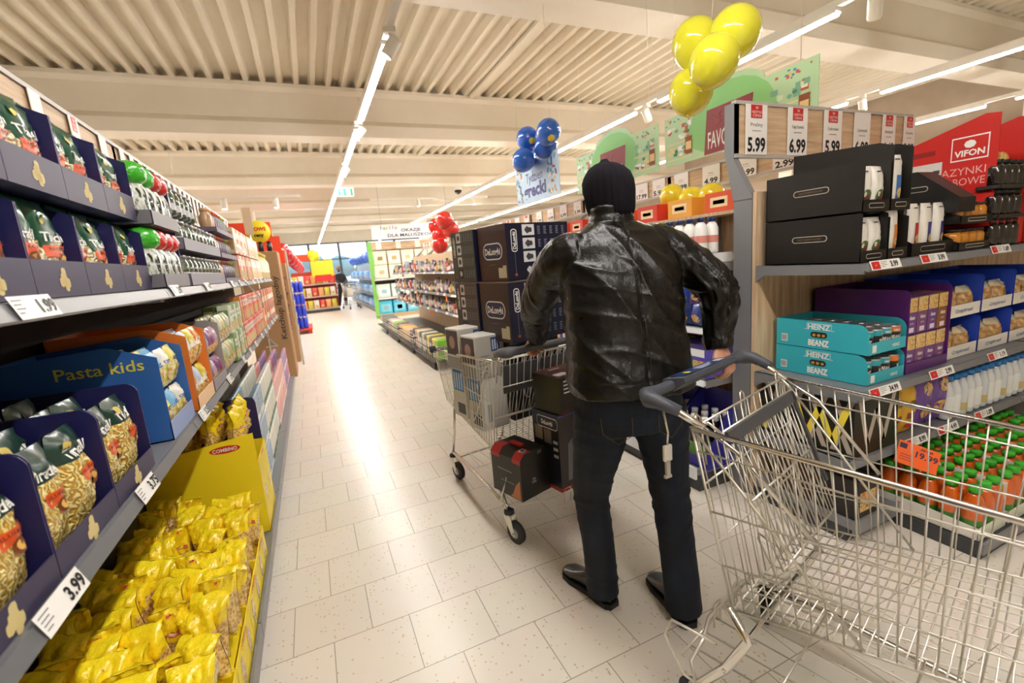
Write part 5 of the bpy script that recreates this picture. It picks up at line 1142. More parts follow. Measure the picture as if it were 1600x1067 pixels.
for k in range(2):
    z = .755 + .146 * k
    Rp(bt_, 'bean_tray', 2.475, 1.478, z, 'turquoise HEINZ BEANZ tray, %s of the two stacked' % ('lower', 'upper')[k], 'tray', None, 0)
    for r in range(6):
        for c in range(4):
            if k == 0 and r > 1: continue
            Rp(cans[(0 if c < 3 else 1) if r == 0 else (c + r) % 3], 'bean_can', 2.3655 + .073 * c, 1.292 + .073 * r, z + .005, '%s bean can in the %s turquoise tray' % (('front', 'rear')[r > 0], ('lower', 'upper')[k]), 'can', 'bean cans %s tray %s' % (('lower', 'upper')[k], ('front', 'rear')[r > 0]), .8)
PUR = C('#6d2f86', .4); PURD = C('#5a2672', .35)
Rp(tray_mesh('fruit_pack_carton', .38, .46, .42, .05, PURD, C('#7a4b8d', .5), shape='round', corner=.03), 'fruit_pack_carton', 2.83, 1.478, .755, 'purple shelf carton of fruit snack packs beside the bean trays', 'carton', None, 0)
fp = [box_mesh('fruit_snack_pack', .085, .185, .06, c_, [(.0, 1, .62, .98, FOODY), (.0, 1, .6, .62, '#e9c36a'), (.25, .75, .05, .18, '#e9d9ee')], [('Alesto', .5, .45, .1, '#ffffff', .55), ('mix', .5, .3, .07, '#d9b0e0', .4)]) for c_ in ('#6d3f83', '#7a4a78', '#8a5a2d')]
for k in range(2):
    for c in range(4):
        for r in range(2): Rp(fp[2 if c == 3 and k == 1 else (c % 2)], 'fruit_snack_pack', 2.69 + .092 * c, 1.29 + .07 * r, .76 + .19 * k, 'purple fruit snack pack in the %s row of the purple carton' % ('lower', 'upper')[k], 'pack', 'purple fruit packs %s row' % ('lower', 'upper')[k], .02)
BLU = C('#2747b5', .35)
def knack(q, w, d, h, lip):
    q.text('Crispbread', .02, (0, -d / 2 - .0015, lip * .5), (1, 0, 0), (0, 0, 1), C('#3c5a9a'), width=w * .6, slant=.2)
def brd(s):
    return bag_mesh('crispbread_pack', .125, .15, .09, lambda a, b, fr: BREAD if b < .8 else FILM2, [], s, .01, deco=lambda q, S: (disc(q, S, -.2, .35, .22, .26, C('#c9a36a', .5)), disc(q, S, .18, .4, .22, .26, C('#b98a4d', .5), 12, .004), patch(q, S, -.5, .5, .02, .1, C('#3d5a2d', .5))))
FILM2 = C('#cdbf9f', .15, coat=.8)
bs = [brd(s) for s in range(3)]
for m_ in range(3):
    x0 = 3.2 + .36 * m_
    for k in range(2):
        Rp(tray_mesh('crispbread_carton', .34, .4, .21, .065, BLU, C('#c9c4b8', .5), shape='round', deco=knack, lipm=C('#e6e3da', .5), corner=.02), 'crispbread_carton', x0, 1.47, .755 + .225 * k, 'blue and white crispbread carton, %s tier, %s from the purple carton' % (('lower', 'upper')[k], ORD[m_]), 'carton', None, 0)
        for c in range(2):
            Rp(bs[(c + k + m_) % 3], 'crispbread_pack', x0 - .08 + .16 * c, 1.325, .76 + .225 * k, 'clear crispbread pack in the %s-tier blue carton %s from the purple one' % (('lower', 'upper')[k], ORD[m_]), 'pack', 'crispbread %s %s' % (('lower', 'upper')[k], ORD[m_]), .15)
# ---- lower shelf: coffee display, coffee bags, chip bags, drink bottles
q = MB(); q.box(0, .35, 0, .48, 0, .3, C('#17150f', .4)); GD = C('#f0dc4a', .35); TN = C('#b5aa9c', .4); F = lambda a, b, l: (-l, .48 - a, b); F2 = lambda a, b, l: (a, -l, b)
def bars(q, F, pts, wd, m, l):
    for (a0, b0), (a1, b1) in zip(pts[:-1], pts[1:]): q.quad(F(a0 - wd, b0, l), F(a0 + wd, b0, l), F(a1 + wd, b1, l), F(a1 - wd, b1, l), m)
for k in range(4): bars(q, F, [(.03 + .12 * k, .29), (.07 + .12 * k, .19), (.11 + .12 * k, .29)], .014, TN, .0008)
for k in range(4): bars(q, F, [(.0 + .12 * k + .03, .02), (.04 + .12 * k + .02, .13), (.08 + .12 * k + .03, .02)], .014, TN, .0008)
bars(q, F, [(.19, .25), (.255, .05), (.32, .22), (.385, .05), (.45, .25)], .017, GD, .0014)
bars(q, F, [(.0 + .02, .02), (.04, .12)], .014, GD, .0012)
q.text('WOSEBA', .018, (0, 0, 0), (1, 0, 0), (0, 0, 1), WHITE, width=.12, bold=.01, surf=lambda x, y: F(.11 + x, .155 + y, .0018))
bars(q, F2, [(.04, .28), (.11, .05), (.17, .22), (.24, .05), (.31, .28)], .016, TN, .0008); q.build('coffee_display_box', None, (2.225, 1.235, .415), 0, label='black and gold W patterned coffee display carton behind the empty cart', cat='carton')
def woseba(s): return bag_mesh('coffee_bag', .12, .27, .07, lambda a, b, fr: foil('#d9a92b', .3, .5), [('WOSEBA', .014, .62, INK, .09, 0)], s, .008, deco=lambda q, S: (patch(q, S, -.3, .3, .3, .42, C('#8d4a3a')), patch(q, S, -.3, .3, .1, .2, C('#c9452d'))))
wb = [woseba(s) for s in range(2)]
for c in range(2):
    for r in range(2): Rp(wb[(c + r) % 2], 'coffee_bag', 2.625 + .125 * c - .0, 1.29 + .08 * r, .42, 'golden WOSEBA coffee bag %s' % ('right beside the W patterned carton', 'between the other coffee bag and purple bags')[c], 'coffee bag', 'golden coffee bags %s' % c, .1)
def pch(s): return bag_mesh('muesli_bag', .15, .3, .08, lambda a, b, fr: foil('#6a3f9a', .3, .5), [], s, .01, deco=lambda q, S: (disc(q, S, 0, .7, .3, .12, FOODY), disc(q, S, -.1, .3, .3, .13, FOODY), disc(q, S, .3, .8, .15, .07, C('#c9356a')), disc(q, S, .3, .2, .12, .06, C('#c9356a'))))
ph = [pch(s) for s in range(2)]
for c in range(2):
    for r in range(2): Rp(ph[(c + r) % 2], 'muesli_bag', 2.89 + .15 * c, 1.295 + .09 * r, .42, 'purple muesli bag with pink dots on the low shelf', 'bag', 'purple muesli bags', .1)
BLC = C('#2b7bc9', .3)
bw = bottle_mesh('drink_bottle', .034, .245, C('#dfe3e6', .2, coat=.6), BLC, C('#e9ebea', .4), capr=.7, neck=.5, labz=(.12, .55)); bw2 = bottle_mesh('drink_bottle', .034, .245, C('#d6dce2', .2, coat=.6), BLC, C('#c9b37a', .4), capr=.7, neck=.5, labz=(.12, .3))
for c in range(14):
    for r in range(5): Rp((bw, bw, bw2)[(c + r) % 3], 'drink_bottle', 3.1 + .074 * c + .03 * (r % 2), 1.27 + .078 * r, .418, 'blue capped milk drink bottle in the %s row on the low shelf' % ORD[r], 'bottle', 'blue capped bottles row %s' % ORD[r], 1)
# ---- juices on the platform
JU = noise_mat('carrot_juice', [(.3, '#b5480f'), (.6, '#d9661a')], nscale=6, rough=.12, coat=.8); GC = C('#3fb52e', .35); YJ = C('#d9a32d', .12, coat=.7)
jb = bottle_mesh('juice_bottle', .04, .235, JU, GC, C('#3d7a2d', .4), prof=[(.034, 0), (.04, .01), (.041, .13), (.036, .165), (.025, .19), (.022, .2)], capr=.62, labz=(.2, .55))
yb = bottle_mesh('juice_bottle', .036, .25, YJ, C('#2b3f9a', .35), C('#e9d9a0', .4), capr=.6)
for tx in range(5):
    x0 = 2.68 + .27 * tx
    Rp(tray_mesh('juice_tray', .25, .42, .075, .06, C('#e2ddd2', .5), shape='flat', lipm=C('#dfe6cf', .5), corner=.01), 'juice_tray', x0, 1.1, .072, 'white cardboard juice tray, %s from the W patterned coffee carton' % ORD[tx], 'tray', None, 0)
    for c in range(3):
        for r in range(5): Rp(jb, 'juice_bottle', x0 - .08 + .08 * c, .932 + .083 * r, .076, 'green capped carrot juice bottle in the %s white tray from the coffee carton' % ORD[tx], 'juice bottle', 'carrot juices tray %s' % ORD[tx], 1)
    q = MB(); q.prism([(-.2, 0), (.2, 0), (.2, .2), (-.2, .2)], C('#e7e3d6', .5), -.0015, .0015, 'x')
    for k in range(4): q.box(-.003, -.0015, -.19 + .1 * k, -.12 + .1 * k, .135, .185, (C('#d9c63a'), C('#c9d0c0'))[k % 2])
    put(q.mesh('tray_divider'), 'tray_divider', None, (x0 + .13, 1.1, .08), 0, 'pale cardboard strip beside the %s juice tray' % ORD[tx], 'divider')
for c in range(6): Rp(yb, 'juice_bottle', 3.0 + .085 * c, 1.4, .113, 'amber juice bottle with blue cap behind the green capped ones', 'juice bottle', 'amber juices', 1)
q = MB(); OT = C('#f0631f', .45, spec=.3); q.prism([(-.085, -.055), (.085, -.055), (.085, .055), (-.085, .055)], OT, -.001, .001, 'y')
q.text('19.99', .028, (.035, -.0014, .01), (1, 0, 0), (0, 0, 1), C('#2a1a3a'), width=.09, bold=.02); q.text('AKCJA', .012, (.03, -.0014, .04), (1, 0, 0), (0, 0, 1), C('#2a1a3a'), bold=.02); q.box(-.08, -.05, -.0016, -.001, .02, .045, C('#2a1a3a'))
for k in range(3): q.box(-.07, -.02, -.0016, -.001, -.01 - k * .012, -.006 - k * .012, C('#9a3a1d'))
put(q.mesh('price_flag'), 'price_flag', None, (2.55, 1.13, .385), 0, 'orange 19.99 price flag tilted off the low shelf edge', 'price flag', rot=(radians(-28), radians(20), radians(-48)))
# dark stock on the base behind the platform
bx = [box_mesh('dark_bottle_pack', .16, .2, .2, c_, [(.1, .9, .2, .7, FOODY)]) for c_ in ('#241d1a', '#3a231d')]
for c in range(2): Rp(bx[c], 'dark_bottle_pack', 2.3 + .0 * c, 1.3 + .22 * c, .112, 'dark carton on the base deck under the coffee display, %s one' % ('front', 'rear')[c], 'carton', None)
# ================================================================== gondola running along the aisle on the right
AX = 1.95
def Ap(me, name, y, dep, z, lb, cat, grp=None, j=.05): return put(me, name, None, (AX + dep, y, z), -pi / 2 + jit(j), lb, cat, grp)
LR = C('#dfe2e6', .35)
hc_ = {0: ('12.99', '2.99'), 1: ('5.99', '17.99'), 2: ('5.99', '6.99'), 3: ('4.99', '7.49'), 4: ('3.99', '2.49'), 5: ('8.99', '4.49'), 6: ('3.49', '5.99'), 7: ('2.99', '1.99')}
nm_ = ['behind the man, nearest to the end bay', 'behind the man under the first green hanging board', 'in front of the loaded cart, under the second green board', 'behind the stacked coffee machine boxes', 'with clothes and toys past the coffee machine boxes', 'with dark boxes and red packs further along', 'with small colourful goods near the baby banner', 'last one before the baby goods']
for i in range(8):
    y1_ = 3.1 + 1.3 * i - (0 if i else 0); y0_ = y1_ - (1.3 if i else 1.18); L = y1_ - y0_
    cards = [(L - .1 - .31 * k, .15, (hc_[i][k % 2] if k < 2 else '%d.99' % (k + i)), i > 2 and k % 2 == 0, 'Produkt') for k in range(4 if i else 3)]
    if i == 0: cards = [(L - .14, .16, '2.99', False, 'Olej'), (L - .42, .16, '12.99', False, 'Kawa'), (L - .72, .16, '4.99', False, 'Mleko'), (.16, .15, '5.99', False, 'Mleko')]
    if i == 1: cards = [(1.3 - .1, .15, '5.99', False, 'Jogurt'), (1.3 - .32, .16, '17.99', False, 'Kakao'), (1.3 - .75, .15, '5.99', False, 'Ser'), (.2, .15, '6.99', False, 'Ser')]
    tg = [(0, L - .3, '16.99', .2, False), (0, .3, '4.99', .15, False), (1, L - .35, '3.99', .15, False), (2, L - .3, '2.99', .15, False), (2, .4, '3.49', .15, i > 3), (1, .5, '9.99', .13, i > 3)]
    bay('aisle shelving bay ' + nm_[i], (AX, y1_, 0), -pi / 2, L, .62, 1.72, [(.69, .06), (1.0, .06), (1.36, .06)], (1.9, 2.045), tg, cards, WOOD, .2, .15, True, i == 7, LR if i < 4 else RAIL)
# white bottles with navy caps on the top shelf, blue packs in the middle, vinegar bottles below
NV = C('#1b2a5c', .35)
mb = bottle_mesh('milk_bottle', .036, .2, C('#efeeea', .3), NV, C('#d98a7e', .4), prof=[(.032, 0), (.036, .01), (.036, .14), (.026, .165), (.02, .17), (.02, .18)], capr=.62, labz=(.3, .5))
for c in range(34):
    for r in range(2): Ap(mb, 'milk_bottle', 2.0 + .082 * c, .12 + .085 * r, 1.42, 'white bottle with navy cap in the %s row on the aisle gondola top shelf' % ('front', 'second')[r], 'bottle', 'navy capped white bottles %s row' % ('front', 'second')[r])
stripe = tray_mesh('striped_tray', .41, .26, .055, .055, C('#e9ecef', .4), shape='flat', lipm=C('#5a86c2', .4), corner=.01)
for c in range(7): Ap(stripe, 'striped_tray', 2.17 + .415 * c, .07 + .13, 1.362, 'white and blue striped tray carrying white bottles, %s from the end bay' % ORD[c], 'tray', None, 0)
bc_ = [simple_bag('sweets_bag', .13, .15, .06, [(1, foil(h, .3))], '', i) for i, h in enumerate(('#23419a', '#5a3aa8', '#2d6fc2', '#1d2f6a'))]
for c in range(26):
    for r in range(2):
        for k in range(1 + (c < 6)): Ap(bc_[(c * 3 + r + k) % 4], 'sweets_bag', 1.99 + .11 * c, .1 + .08 * r, 1.002 + .14 * k * .9, 'blue or violet sweets bag on the aisle gondola middle shelf', 'bag', 'blue and violet sweets bags', .2)
vb = bottle_mesh('dark_bottle', .033, .3, C('#17120f', .12, coat=.7), C('#e9e9e6', .35), C('#5f8a3c', .4), capr=.62, neck=.45, labz=(.15, .45))
VI = C('#4a3aa8', .4); VI2 = C('#2f2a8a', .4)
for c in range(7):
    y = 2.02 + .3 * c
    t = thing('bottle_display_carton', 'violet carton of white-capped dark bottles, %s along the aisle gondola base' % ORD[c], 'carton', (AX + .17, y + .0, .155), -pi / 2)
    q = MB(); q.box(-.14, .14, -.14, -.137, 0, .07, VI2); q.box(-.14, .14, .137, .14, 0, .42, VI2); q.box(-.14, .14, -.14, .14, 0, .003, VI2)
    for s in (-1, 1): q.prism([(-.14, 0), (.14, 0), (.14, .42), (0, .3), (-.14, .09)], VI2, s * .14 - .002, s * .14 + .002, 'x')
    q.build('carton', t)
    for a in range(3):
        for b_ in range(3): Ap(vb, 'dark_bottle', y - .08 + .08 * a, .17 - .09 + .085 * b_, .16, 'dark bottle with white cap in the %s violet carton' % ORD[c], 'bottle', 'dark bottles violet carton %s' % ORD[c], .5)
for c in range(9):
    t = box_mesh('tea_box', .26, .2, .2, ('#5a4fb0', '#c9b53a', '#e9e4d8')[c % 3], [(.1, .9, .15, .5, FOODY), (.1, .9, .62, .85, '#ffffff')])
    Ap(t, 'tea_box', 2.06 + .285 * c, .2, .692, 'violet, gold or white tea carton on the lowest aisle shelf, %s from the end bay' % ORD[c], 'box', None, .02)
# orange boxes and small balloons showing under the header
t = thing('upper_stock_shelf', 'wooden rear ledge with orange boxes under the aisle header', 'shelf', (AX + .4, 2.0, 1.64))
q = MB(); q.box(0, .215, 0, 4.6, 0, .02, WOOD); q.build('ledge', t)
for k in range(4):
    q = MB(); q.tube([(.2, .3 + 1.3 * k, -.27), (.2, .3 + 1.3 * k, 0)], .012, GREY); q.build('prop', t)
for c in range(13):
    hcx = ('#e2572b', '#f0a83a', '#d8392b')[c % 3]
    put(box_mesh('promo_box', .22, .12, .15, hcx, [(.2, .8, .25, .75, '#f6d9a8'), (.3, .7, .4, .6, '#c9241f')]), 'promo_box', None, (AX + .5, 2.15 + .33 * c, 1.661), -pi / 2, '%s promotional box, %s along the rear ledge under the header' % (('orange', 'amber', 'red')[c % 3], (ORD[c] if c < 14 else 'last')), 'box')
# past the coffee boxes: clothes, toys and household goods
cols_ = ['#2b2a33', '#6d6a86', '#a99aa9', '#c9482f', '#cfae9c', '#75587f', '#d9c9bd', '#3c3a3f', '#d98a5a', '#5f7a4a', '#e9b04a', '#b9c3cf']
gm = []
for i, h in enumerate(cols_):
    if i % 4 == 1: gm.append(bottle_mesh('household_bottle', .045, .2 + .02 * (i % 3), C(h, .3), C(cols_[(i + 4) % 12]), C('#cfc6bb', .4))); continue
    if i % 4 == 2:
        q = MB(); q.lathe([(.05, 0), (.06, .02), (.055, .1), (.03, .13), (.028, .15)], C(h, .35), n=12); q.box(-.05, .05, -.06, -.04, .15, .2, C(cols_[(i + 7) % 12])); q.box(-.045, .045, -.064, -.05, .03, .09, C('#efe9df')); gm.append(q.mesh('household_tub')); continue
    gm.append(box_mesh('household_box', .12, .17 + .03 * (i % 3), .1, h, [(.1, .9, .1, .45, cols_[(i * 5 + 3) % 12]), (.15, .85, .55, .85, cols_[(i * 7 + 6) % 12]), (.3, .7, .62, .78, '#cfc6bb')]))
pm_ = [simple_bag('textile_pack', .13, .2, .06, [(.5, foil(cols_[(i * 3 + 2) % 12], .4)), (1, foil(cols_[i], .4))], '', i) for i in range(6)]
tags_ = ['lower', 'middle', 'top']
for li, z in enumerate((.692, 1.002, 1.362)):
    for c in range(46):
        y = 5.35 + .148 * c + jit(.008)
        rk = (c * 7919 + li * 104729) % 97
        me = gm[rk % 12] if rk % 4 else pm_[rk % 6]
        Ap(me, me.name.split('.')[0], y, .13 + jit(.01), z + .002, 'small %s on the %s shelf of the aisle gondola past the coffee boxes' % (me.name.split('.')[0].replace('_', ' '), tags_[li]), me.name.split('.')[0].split('_')[1], '%s %s shelf' % (me.name.split('.')[0], tags_[li]), .15).scale = (.9, .9, .8 + .035 * (rk % 9))
for c in range(5):
    q = MB(); q.box(-.04, .04, -.002, .002, -.11, 0, C('#f08a2d', .45)); q.quad((-.03, -.0026, -.07), (.03, -.0026, -.07), (.03, -.0026, -.03), (-.03, -.0026, -.03), C('#b5451d'))
    put(q.mesh('promo_flag'), 'promo_flag', None, (AX + .035, 6.1 + 1.1 * c, (.68, .99)[c % 2]), -pi / 2, 'small orange promotion flag on a shelf edge, %s past the coffee boxes' % ORD[c], 'flag')
# wire platform with folded clothes
t = thing('wire_platform', 'low wheeled wire platform of folded clothes past the loaded cart', 'platform', (1.45, 6.25, 0))
for k in range(4):
    q = MB(); y0_ = k * 1.45
    for z in (.12, .3): q.tube([(.42, y0_, z), (0, y0_, z), (0, y0_ + 1.38, z), (.42, y0_ + 1.38, z)], .008, DGREY, 6)
    for j in range(12): q.tube([(0, y0_ + j * .125, .12), (0, y0_ + j * .125, .3)], .003, ZINC, 4)
    q.box(0, .42, y0_, y0_ + 1.38, .11, .122, DGREY); q.build('wire_tray', t)
    q = MB(); q.lathe([(.05, -.015), (.06, 0), (.05, .015)], RUBBER, (.03, y0_ + .1, .06), 14, axis='x'); q.build('caster', t)
for c in range(32):
    y = 6.36 + .17 * c
    hcx = ('#7fc93a', '#e9c95a', '#2f5f3a', '#e9e0cf', '#c9a27a', '#3a2d33', '#c9b2b9', '#8a3a3f', '#e3b9a2', '#4a4248')[(0, 1, 2, 1, 2, 3, 2, 3, 4, 5)[c] if c < 10 else (c // 2 * 3) % 10]
    n_ = 1 if c < 10 else 4
    for k in range(n_):
        q = MB(); h_ = .3 if n_ == 1 else .055
        q.box(-.08, .08, -.13, .13, 0, h_, foil(hcx, .5), bev=.015); q.box(-.05, .05, -.132, -.1, h_ * .2, h_ * .7, C('#efe9df'))
        put(q.mesh('folded_textile'), 'folded_textile', None, (1.66, y, .125 + k * .058 + (.05 if n_ > 1 else 0) * 0), -pi / 2 + jit(.05), ('folded textile pack standing on the wire platform' if n_ == 1 else 'folded clothing pile layer on the wire platform, further part'), 'textile', 'standing textiles' if n_ == 1 else 'folded piles')
# ================================================================== hanging boards and balloons
def hang_board(name, label, y0, y1, z0, z1, x, draw, arch=None, zc=ZD):
    t = thing(name, label, 'sign', (x, 0, 0))
    q = MB(); yc = (y0 + y1) / 2; poly = [(y0, z0), (y1, z0), (y1, z1), ]
    if arch: poly += [(yc + arch * cos(a), z1 + arch * .42 * sin(a)) for a in [pi * k / 14 for k in range(15)]]
    poly += [(y0, z1)]; q.prism(poly, BGR if arch else BBL, -.004, .004, 'x'); draw(q, lambda a, b, l=.001: (-.004 - l, y1 - (y1 - y0) * a, z0 + (z1 - z0) * b)); q.build('board', t)
    for y in (y0 + .12, y1 - .12): q = MB(); q.tube([(0, y, z1), (0, y, zc)], .002, ZINC, 4); q.build('wire', t)
BGR = C('#b9dcb0', .5); BBL = C('#bcd6ea', .5)
def scatter(q, F, a0, a1, b0, b1, n, cs, s=.02, seed=0):
    r = random.Random(seed)
    for i in range(n):
        a, b = r.uniform(a0, a1), r.uniform(b0, b1); w_, h_ = s * r.uniform(.6, 1.4), s * 2.6 * r.uniform(.6, 1.3)
        m = C(r.choice(cs), .5); l = .001 + i * .00006
        if i % 3: q.quad(F(a, b, l), F(a + w_, b, l), F(a + w_, b + h_, l), F(a, b + h_, l), m)
        else: q.add([F(a, b, l)] + [F(a + w_ * .6 * cos(k * pi / 4), b + h_ * .5 * sin(k * pi / 4), l) for k in range(8)], [(0, 1 + k, 1 + (k + 1) % 8) for k in range(8)], m)
def favorina(q, F):
    n = 20; GR = C('#8ed07f', .5)
    q.add([F(.5, .45, .0008)] + [F(.5 + .3 * cos(k * 2 * pi / n), .45 + .78 * sin(k * 2 * pi / n) * (1 if sin(k * 2 * pi / n) > 0 else .56), .0008) for k in range(n)], [(0, 1 + k, 1 + (k + 1) % n) for k in range(n)], GR)
    GD_ = C('#e9dfb0', .5)
    for (a0, a1, sd) in ((.02, .24, 1), (.75, .97, 2)):
        flat(q, F, a0, a1, .42, .45, GD_, .0012); flat(q, F, a0, a1, .1, .13, GD_, .0012)
        scatter(q, F, a0, a1 - .03, .46, .72, 16, ['#ffffff', '#3f8f6a', '#d9e9c9', '#c95a3a', '#7fb59a'], .03, sd); scatter(q, F, a0, a1 - .03, .14, .34, 14, ['#ffffff', '#2f7a5a', '#e9d9a0', '#a0522d'], .03, sd + 5)
        scatter(q, F, a0 - .01, a1, .8, .93, 12, ['#c95a5a', '#4f8fb0', '#3f8f5a', '#e9b94a'], .015, sd + 9)
        flat(q, F, a1 - .06, a1 - .005, .16, .5, C('#8a4a22', .5), .004); flat(q, F, a1 - .055, a1 - .01, .24, .4, C('#e9c98a', .5), .0045)
    P_ = [(.33, .02), (.64, .02), (.66, .84), (.35, .84)]
    q.add([F(a, b, .002) for a, b in P_], [(0, 1, 2, 3)], C('#8f1c22', .45))
    q.text('FAVORINA', .1, (0, 0, 0), (1, 0, 0), (0, 0, 1), WHITE, width=.3, bold=.01, surf=lambda x, y: F(.495 + x / 1.1, .27 + y / .33, .003))
    scatter(q, F, .37, .62, .55, .78, 8, ['#d9a0a0', '#f0d0c0'], .006, 3)
    for k in range(3): q.tube([F(.42 + .05 * k + .03 * sin(j * .8 + k), .5 + .04 * j, .003) for j in range(7)], .002, C('#b5483f'), 4)
hang_board('hanging_board', 'green hanging board lettered FAVORINA right above the end bay header', 2.0, 3.34, 2.16, 2.56, 3.05, favorina, .3)
hang_board('hanging_board', 'green hanging board lettered FAVORINA further down the aisle', 3.42, 4.8, 2.16, 2.56, 3.05, favorina, .3)
def grecki(q, F):
    scatter(q, F, .0, .15, .05, .9, 40, ['#2d6fa8', '#e9e4d0', '#c95a3a', '#5fa8c9', '#4a7a4a'], .03, 11); scatter(q, F, .76, .93, .05, .9, 46, ['#2d6fa8', '#e9e4d0', '#c9953a', '#5fa8c9', '#a03a2d'], .03, 12)
    q.text('Tydzien', .1, (0, 0, 0), (1, 0, 0), (0, 0, 1), C('#5a5a96'), width=.42, bold=.01, surf=lambda x, y: F(.46 + x / 1.05, .62 + y / .42, .002)); q.text('grecki', .13, (0, 0, 0), (1, 0, 0), (0, 0, 1), C('#4a4488'), width=.56, bold=.04, surf=lambda x, y: F(.46 + x / 1.05, .3 + y / .42, .002))
hang_board('hanging_board', 'pale blue hanging board lettered grecki under the blue balloons', 4.1, 5.1, 2.08, 2.5, 2.4, grecki)
def balloon(hexc, glow=.25):
    k = ('balloon', hexc)
    if k not in _m:
        m, nt, b = base('balloon_' + hexc.strip('#'), .12); b.inputs['Base Color'].default_value = lin(hexc); b.inputs['Coat Weight'].default_value = .8
        b.inputs['Subsurface Weight'].default_value = .35; b.inputs['Subsurface Radius'].default_value = (.1, .1, .05); b.inputs['Subsurface Scale'].default_value = .5; b.inputs['Coat Roughness'].default_value = .03; _m[k] = m
    return _m[k]
def make_balloon(x, y, z, r, hexc, tilt, lb, grp, spot=None, cat='balloon'):
    t = thing('balloon', lb, cat, (x, y, z), 0, grp, rot=tilt); m = balloon(hexc)
    q = MB(); R = []
    for j in range(15):
        a = pi * j / 14; rr = sin(a) * r; zz = -cos(a) * r * (1.18 if cos(a) > 0 else 1.0)
        if cos(a) > .3: rr *= 1 - .1 * (cos(a) - .3)
        R.append([(max(rr, .004) * cos(2 * pi * i / 24), max(rr, .004) * sin(2 * pi * i / 24), zz) for i in range(24)])
    q.loft(R, m); q.build('rubber_skin', t)
    q = MB(); q.lathe([(.006, -r * 1.17), (.004, -r * 1.2), (.012, -r * 1.26)], m, n=10); q.build('knot', t)
    if spot:
        q = MB(); q.ball((0, -r * .72, -r * .35), r * .36, C(spot, .4), 12, 1, .9, 1); q.build('printed_dot', t)
    return t
for (x, y, z, r, a, lb) in ((2.32, 2.27, 2.665, .135, (0, .15, 0), 'upper left'), (2.33, 2.0, 2.60, .135, (.2, .5, 0), 'upper right'), (2.2, 2.02, 2.46, .13, (.3, .3, 0), 'middle front'), (2.3, 2.29, 2.4, .13, (0, .3, .3), 'lowest')):
    make_balloon(x, y, z, r, '#e6e23a', a, 'translucent yellow balloon, the %s one of the four-balloon bunch' % lb, 'yellow balloon bunch')
q = MB(); q.tube([(2.3, 2.15, 2.55), (2.35, 2.15, 3.0), (2.4, 2.2, ZD)], .0015, WHITE, 4); put(q.mesh('string'), 'balloon_string', None, label='thin white string holding the yellow balloon bunch', cat='string')
for i, (dy, dz, dx) in enumerate(((.2, .17, 0), (-.02, .14, .1), (-.25, .12, 0), (.3, .0, .02), (.12, -.06, -.1), (0, .05, .1))):
    make_balloon(2.28 + dx, 4.3 + dy, 2.52 + dz, .115, '#2467c9', (.2 * i, .1 * i, 0), 'blue balloon with yellow dot, %s of the bunch above the grecki board' % ('leftmost high', 'highest', 'right hand', 'leftmost low', 'lowest', 'rear')[i], 'blue balloon bunch', '#e3c93a' if i in (0, 2, 3) else None)
for i, (dy, dz, dx) in enumerate(((.3, .1, 0), (0, .16, .05), (-.25, .14, 0), (.2, -.06, .02), (.0, -.22, -.05), (-.2, .0, .1))):
    make_balloon(2.02 + dx, 7.2 + dy, 2.0 + dz, .125, '#d4251c', (.2 * i, .1 * i, 0), 'red balloon, %s of the bunch beside the baby banner' % ('leftmost', 'highest', 'right hand', 'middle', 'lowest', 'rear')[i], 'red balloon bunch')
for i, (dy, dz, dx) in enumerate(((.0, 0, 0), (.19, .05, .0), (-.14, .0, .05))):
    make_balloon(2.62 + dx, 2.62 + dy, 1.80 + dz, .09, '#f0d93a', (.2 * i, 0, 0), 'small yellow balloon on the ledge below the 17.99 sign, %s one' % ('middle', 'far', 'near')[i], 'small yellow balloons')
# ================================================================== baby goods end display
LY = 14.4
t = thing('baby_goods_display', 'white end display of nappy packs under the baby banner', 'shelf', (1.82, LY, 0))
q = MB(); q.box(0, 2.7, .5, .54, 0, 2.1, C('#5b544c', .6)); q.box(0, 2.7, 0, .5, 0, .12, C('#b9a27c', .5)); q.build('back_panel', t)
for z in (.62, 1.2):
    q = MB(); q.box(0, 2.7, 0, .5, z - .08, z - .0, C('#4a4038', .5)); q.box(0, 2.7, -.015, 0, z - .05, z, C('#dfe2e0', .4)); q.build('shelf', t)
q = MB(); q.box(0, 2.7, .3, .33, 2.06, 2.3, WOODH)
for k in range(4): q.box(.2 + .6 * k, .36 + .6 * k, .29, .3, 2.08, 2.28, WHITE)
q.build('header_panel', t)
q = MB(); q.prism([(-.1, 0), (0, 0), (.04, .5), (-.02, 1.1), (.05, 1.7), (.02, 2.3), (-.1, 2.3)], C('#7fbf5a', .5), -.03, -.01, 'y'); q.build('side_board', t, label='wavy green side board')
nap = [box_mesh('nappy_pack', .38, .4, .25, h, [(.1, .9, .15, .75, h2), (.3, .7, .3, .6, h3)]) for h, h2, h3 in (('#ece6cf', '#f6f3e6', '#e3c98a'), ('#d5e3dd', '#eef5f2', '#9ac3c9'), ('#3fb5d9', '#7fd0e6', '#e6f5fa'))]
for li, (z, mi_) in enumerate(((.122, 2), (.625, 1), (1.205, 0))):
    for c in range(6): put(nap[mi_], 'nappy_pack', None, (2.06 + .42 * c, LY + .17, z), jit(.03), '%s nappy pack on the baby display' % ('turquoise', 'pale green', 'cream')[li], 'nappy pack', '%s nappy packs' % ('turquoise', 'pale green', 'cream')[li])
for c in range(6): put(nap[0], 'nappy_pack', None, (2.06 + .42 * c, LY + .17, 1.62), jit(.03), 'cream nappy pack stacked in the upper layer of the baby display', 'nappy pack', 'upper cream nappy packs')
t = thing('hanging_banner', 'long pale banner reading OKAZJE DLA MALUSZKOW over the baby goods', 'sign', (1.85, 14.0, 0))
